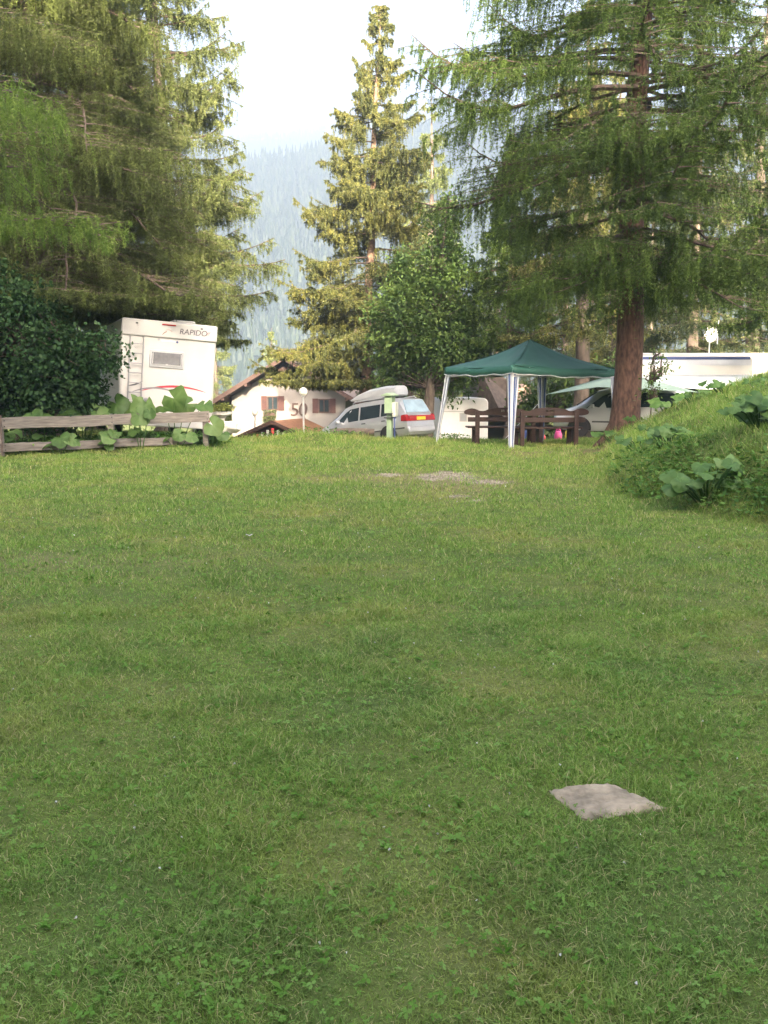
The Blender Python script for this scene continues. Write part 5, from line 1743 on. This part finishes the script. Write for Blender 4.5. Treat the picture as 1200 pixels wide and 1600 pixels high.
MB().lathe([(.2, -.1), (.33, -.1), (.34, .1), (.2, .1)], 18, M=Matrix.Translation((2.0, .3, .34)) @ Matrix.Rotation(R(90), 4, 'X')).build('wheel', M_black, aw)

d0 = at(992, 600, 41)
c3 = empty('caravan', (d0.x, 41, Hs(d0.x + 3, 41)), R(0))
tag(c3, 'white caravan behind the awning, carrying the white dish', 'caravan')
z3 = at(1080, 551.5, 41).z - c3.location.z
L3 = 8.6
m = caravan_body(MB(), L3, .4, z3, 2.2, .3); m.build('body', M_white, c3, bevel=.03)
m = MB(); rbox(m, .2, L3 - .2, -.014, 0, z3 - .75, z3 - .68); m.build('trim', M_grey, c3)
for xx in (3.6, 4.4):
    MB().lathe([(.2, -.1), (.33, -.1), (.34, .1), (.2, .1)], 18, M=Matrix.Translation((xx, .2, .34)) @ Matrix.Rotation(R(90), 4, 'X')).build('wheel', M_black, c3)
q = at(1121, 520, 41)
dx, dz = q.x - d0.x, q.z - c3.location.z
MB().tube([(dx - .02, .9, z3 - .02), (dx - .02, .9, dz)], .03, 8).build('mast', M_rail, c3)
dm = MB().lathe([(.001, .06), (.10, .052), (.20, .03), (.29, -.005), (.31, .0), (.30, -.02), (.2, .01), (.10, .032), (.001, .04)], 24, M=Matrix.Translation((dx, .80, dz)) @ Matrix.Rotation(R(98), 4, 'X') @ Matrix.Rotation(R(14), 4, 'Y') @ Matrix.Scale(1.12, 4, (0, 1, 0)))
dm.build('dish', M_globe, c3, smooth=60)
an = at(1131, 520, 41)
MB().tube([(an.x - d0.x, .75, dz - .42), (an.x - d0.x + .02, .75, dz + .55)], .022, 6).tube([(an.x - d0.x - .06, .75, dz - .3), (an.x - d0.x - .06, .75, dz + .5)], .012, 5).tube([(an.x - d0.x, .78, dz + .05), (dx, .85, dz)], .02, 6).build('antenna', M_pole, c3)

# grey green tarp stretched between the tent and the caravan
t0 = at(855, 616, 33)
tp = empty('tarpaulin', t0)
tag(tp, 'grey green tarp stretched over the silver minivan', 'tarp')
A, B_, C_, D_ = [q - t0 for q in (at(855, 616, 33), at(950, 588, 35.2), at(1005, 590, 35.2), at(1092, 613, 32.6))]
E_ = at(940, 604, 31.6) - t0
vs, fs = [], []
for j in range(9):
    t = j / 8
    top = A.lerp(B_, min(1, t / .4)) if t < .4 else (B_.lerp(C_, (t - .4) / .23) if t < .63 else C_.lerp(D_, (t - .63) / .37))
    low = A.lerp(E_, min(1, t / .4)) if t < .4 else E_.lerp(D_, (t - .4) / .6)
    for i in range(6):
        s = i / 5
        p = top.lerp(low, s)
        p.z -= .12 * math.sin(math.pi * s) * math.sin(math.pi * t)
        vs.append(p)
for j in range(8):
    for i in range(5):
        q = j * 6 + i
        fs.append((q, q + 1, q + 7, q + 6))
MB().add(vs, fs).build('sheet', M_tarp, tp, solid=.008)
gl = A + Vector((-1.5, -.3, Hs(t0.x - 1.5, 32.7) - t0.z))
MB().tube([A, gl], .008, 5).build('guy_rope', M_pole, tp)
gx = D_ + Vector((.0, 0, Hs(t0.x + D_.x, t0.y + D_.y) - t0.z - D_.z))
MB().tube([D_, gx], .018, 6).build('tent_pole', M_pole, tp)
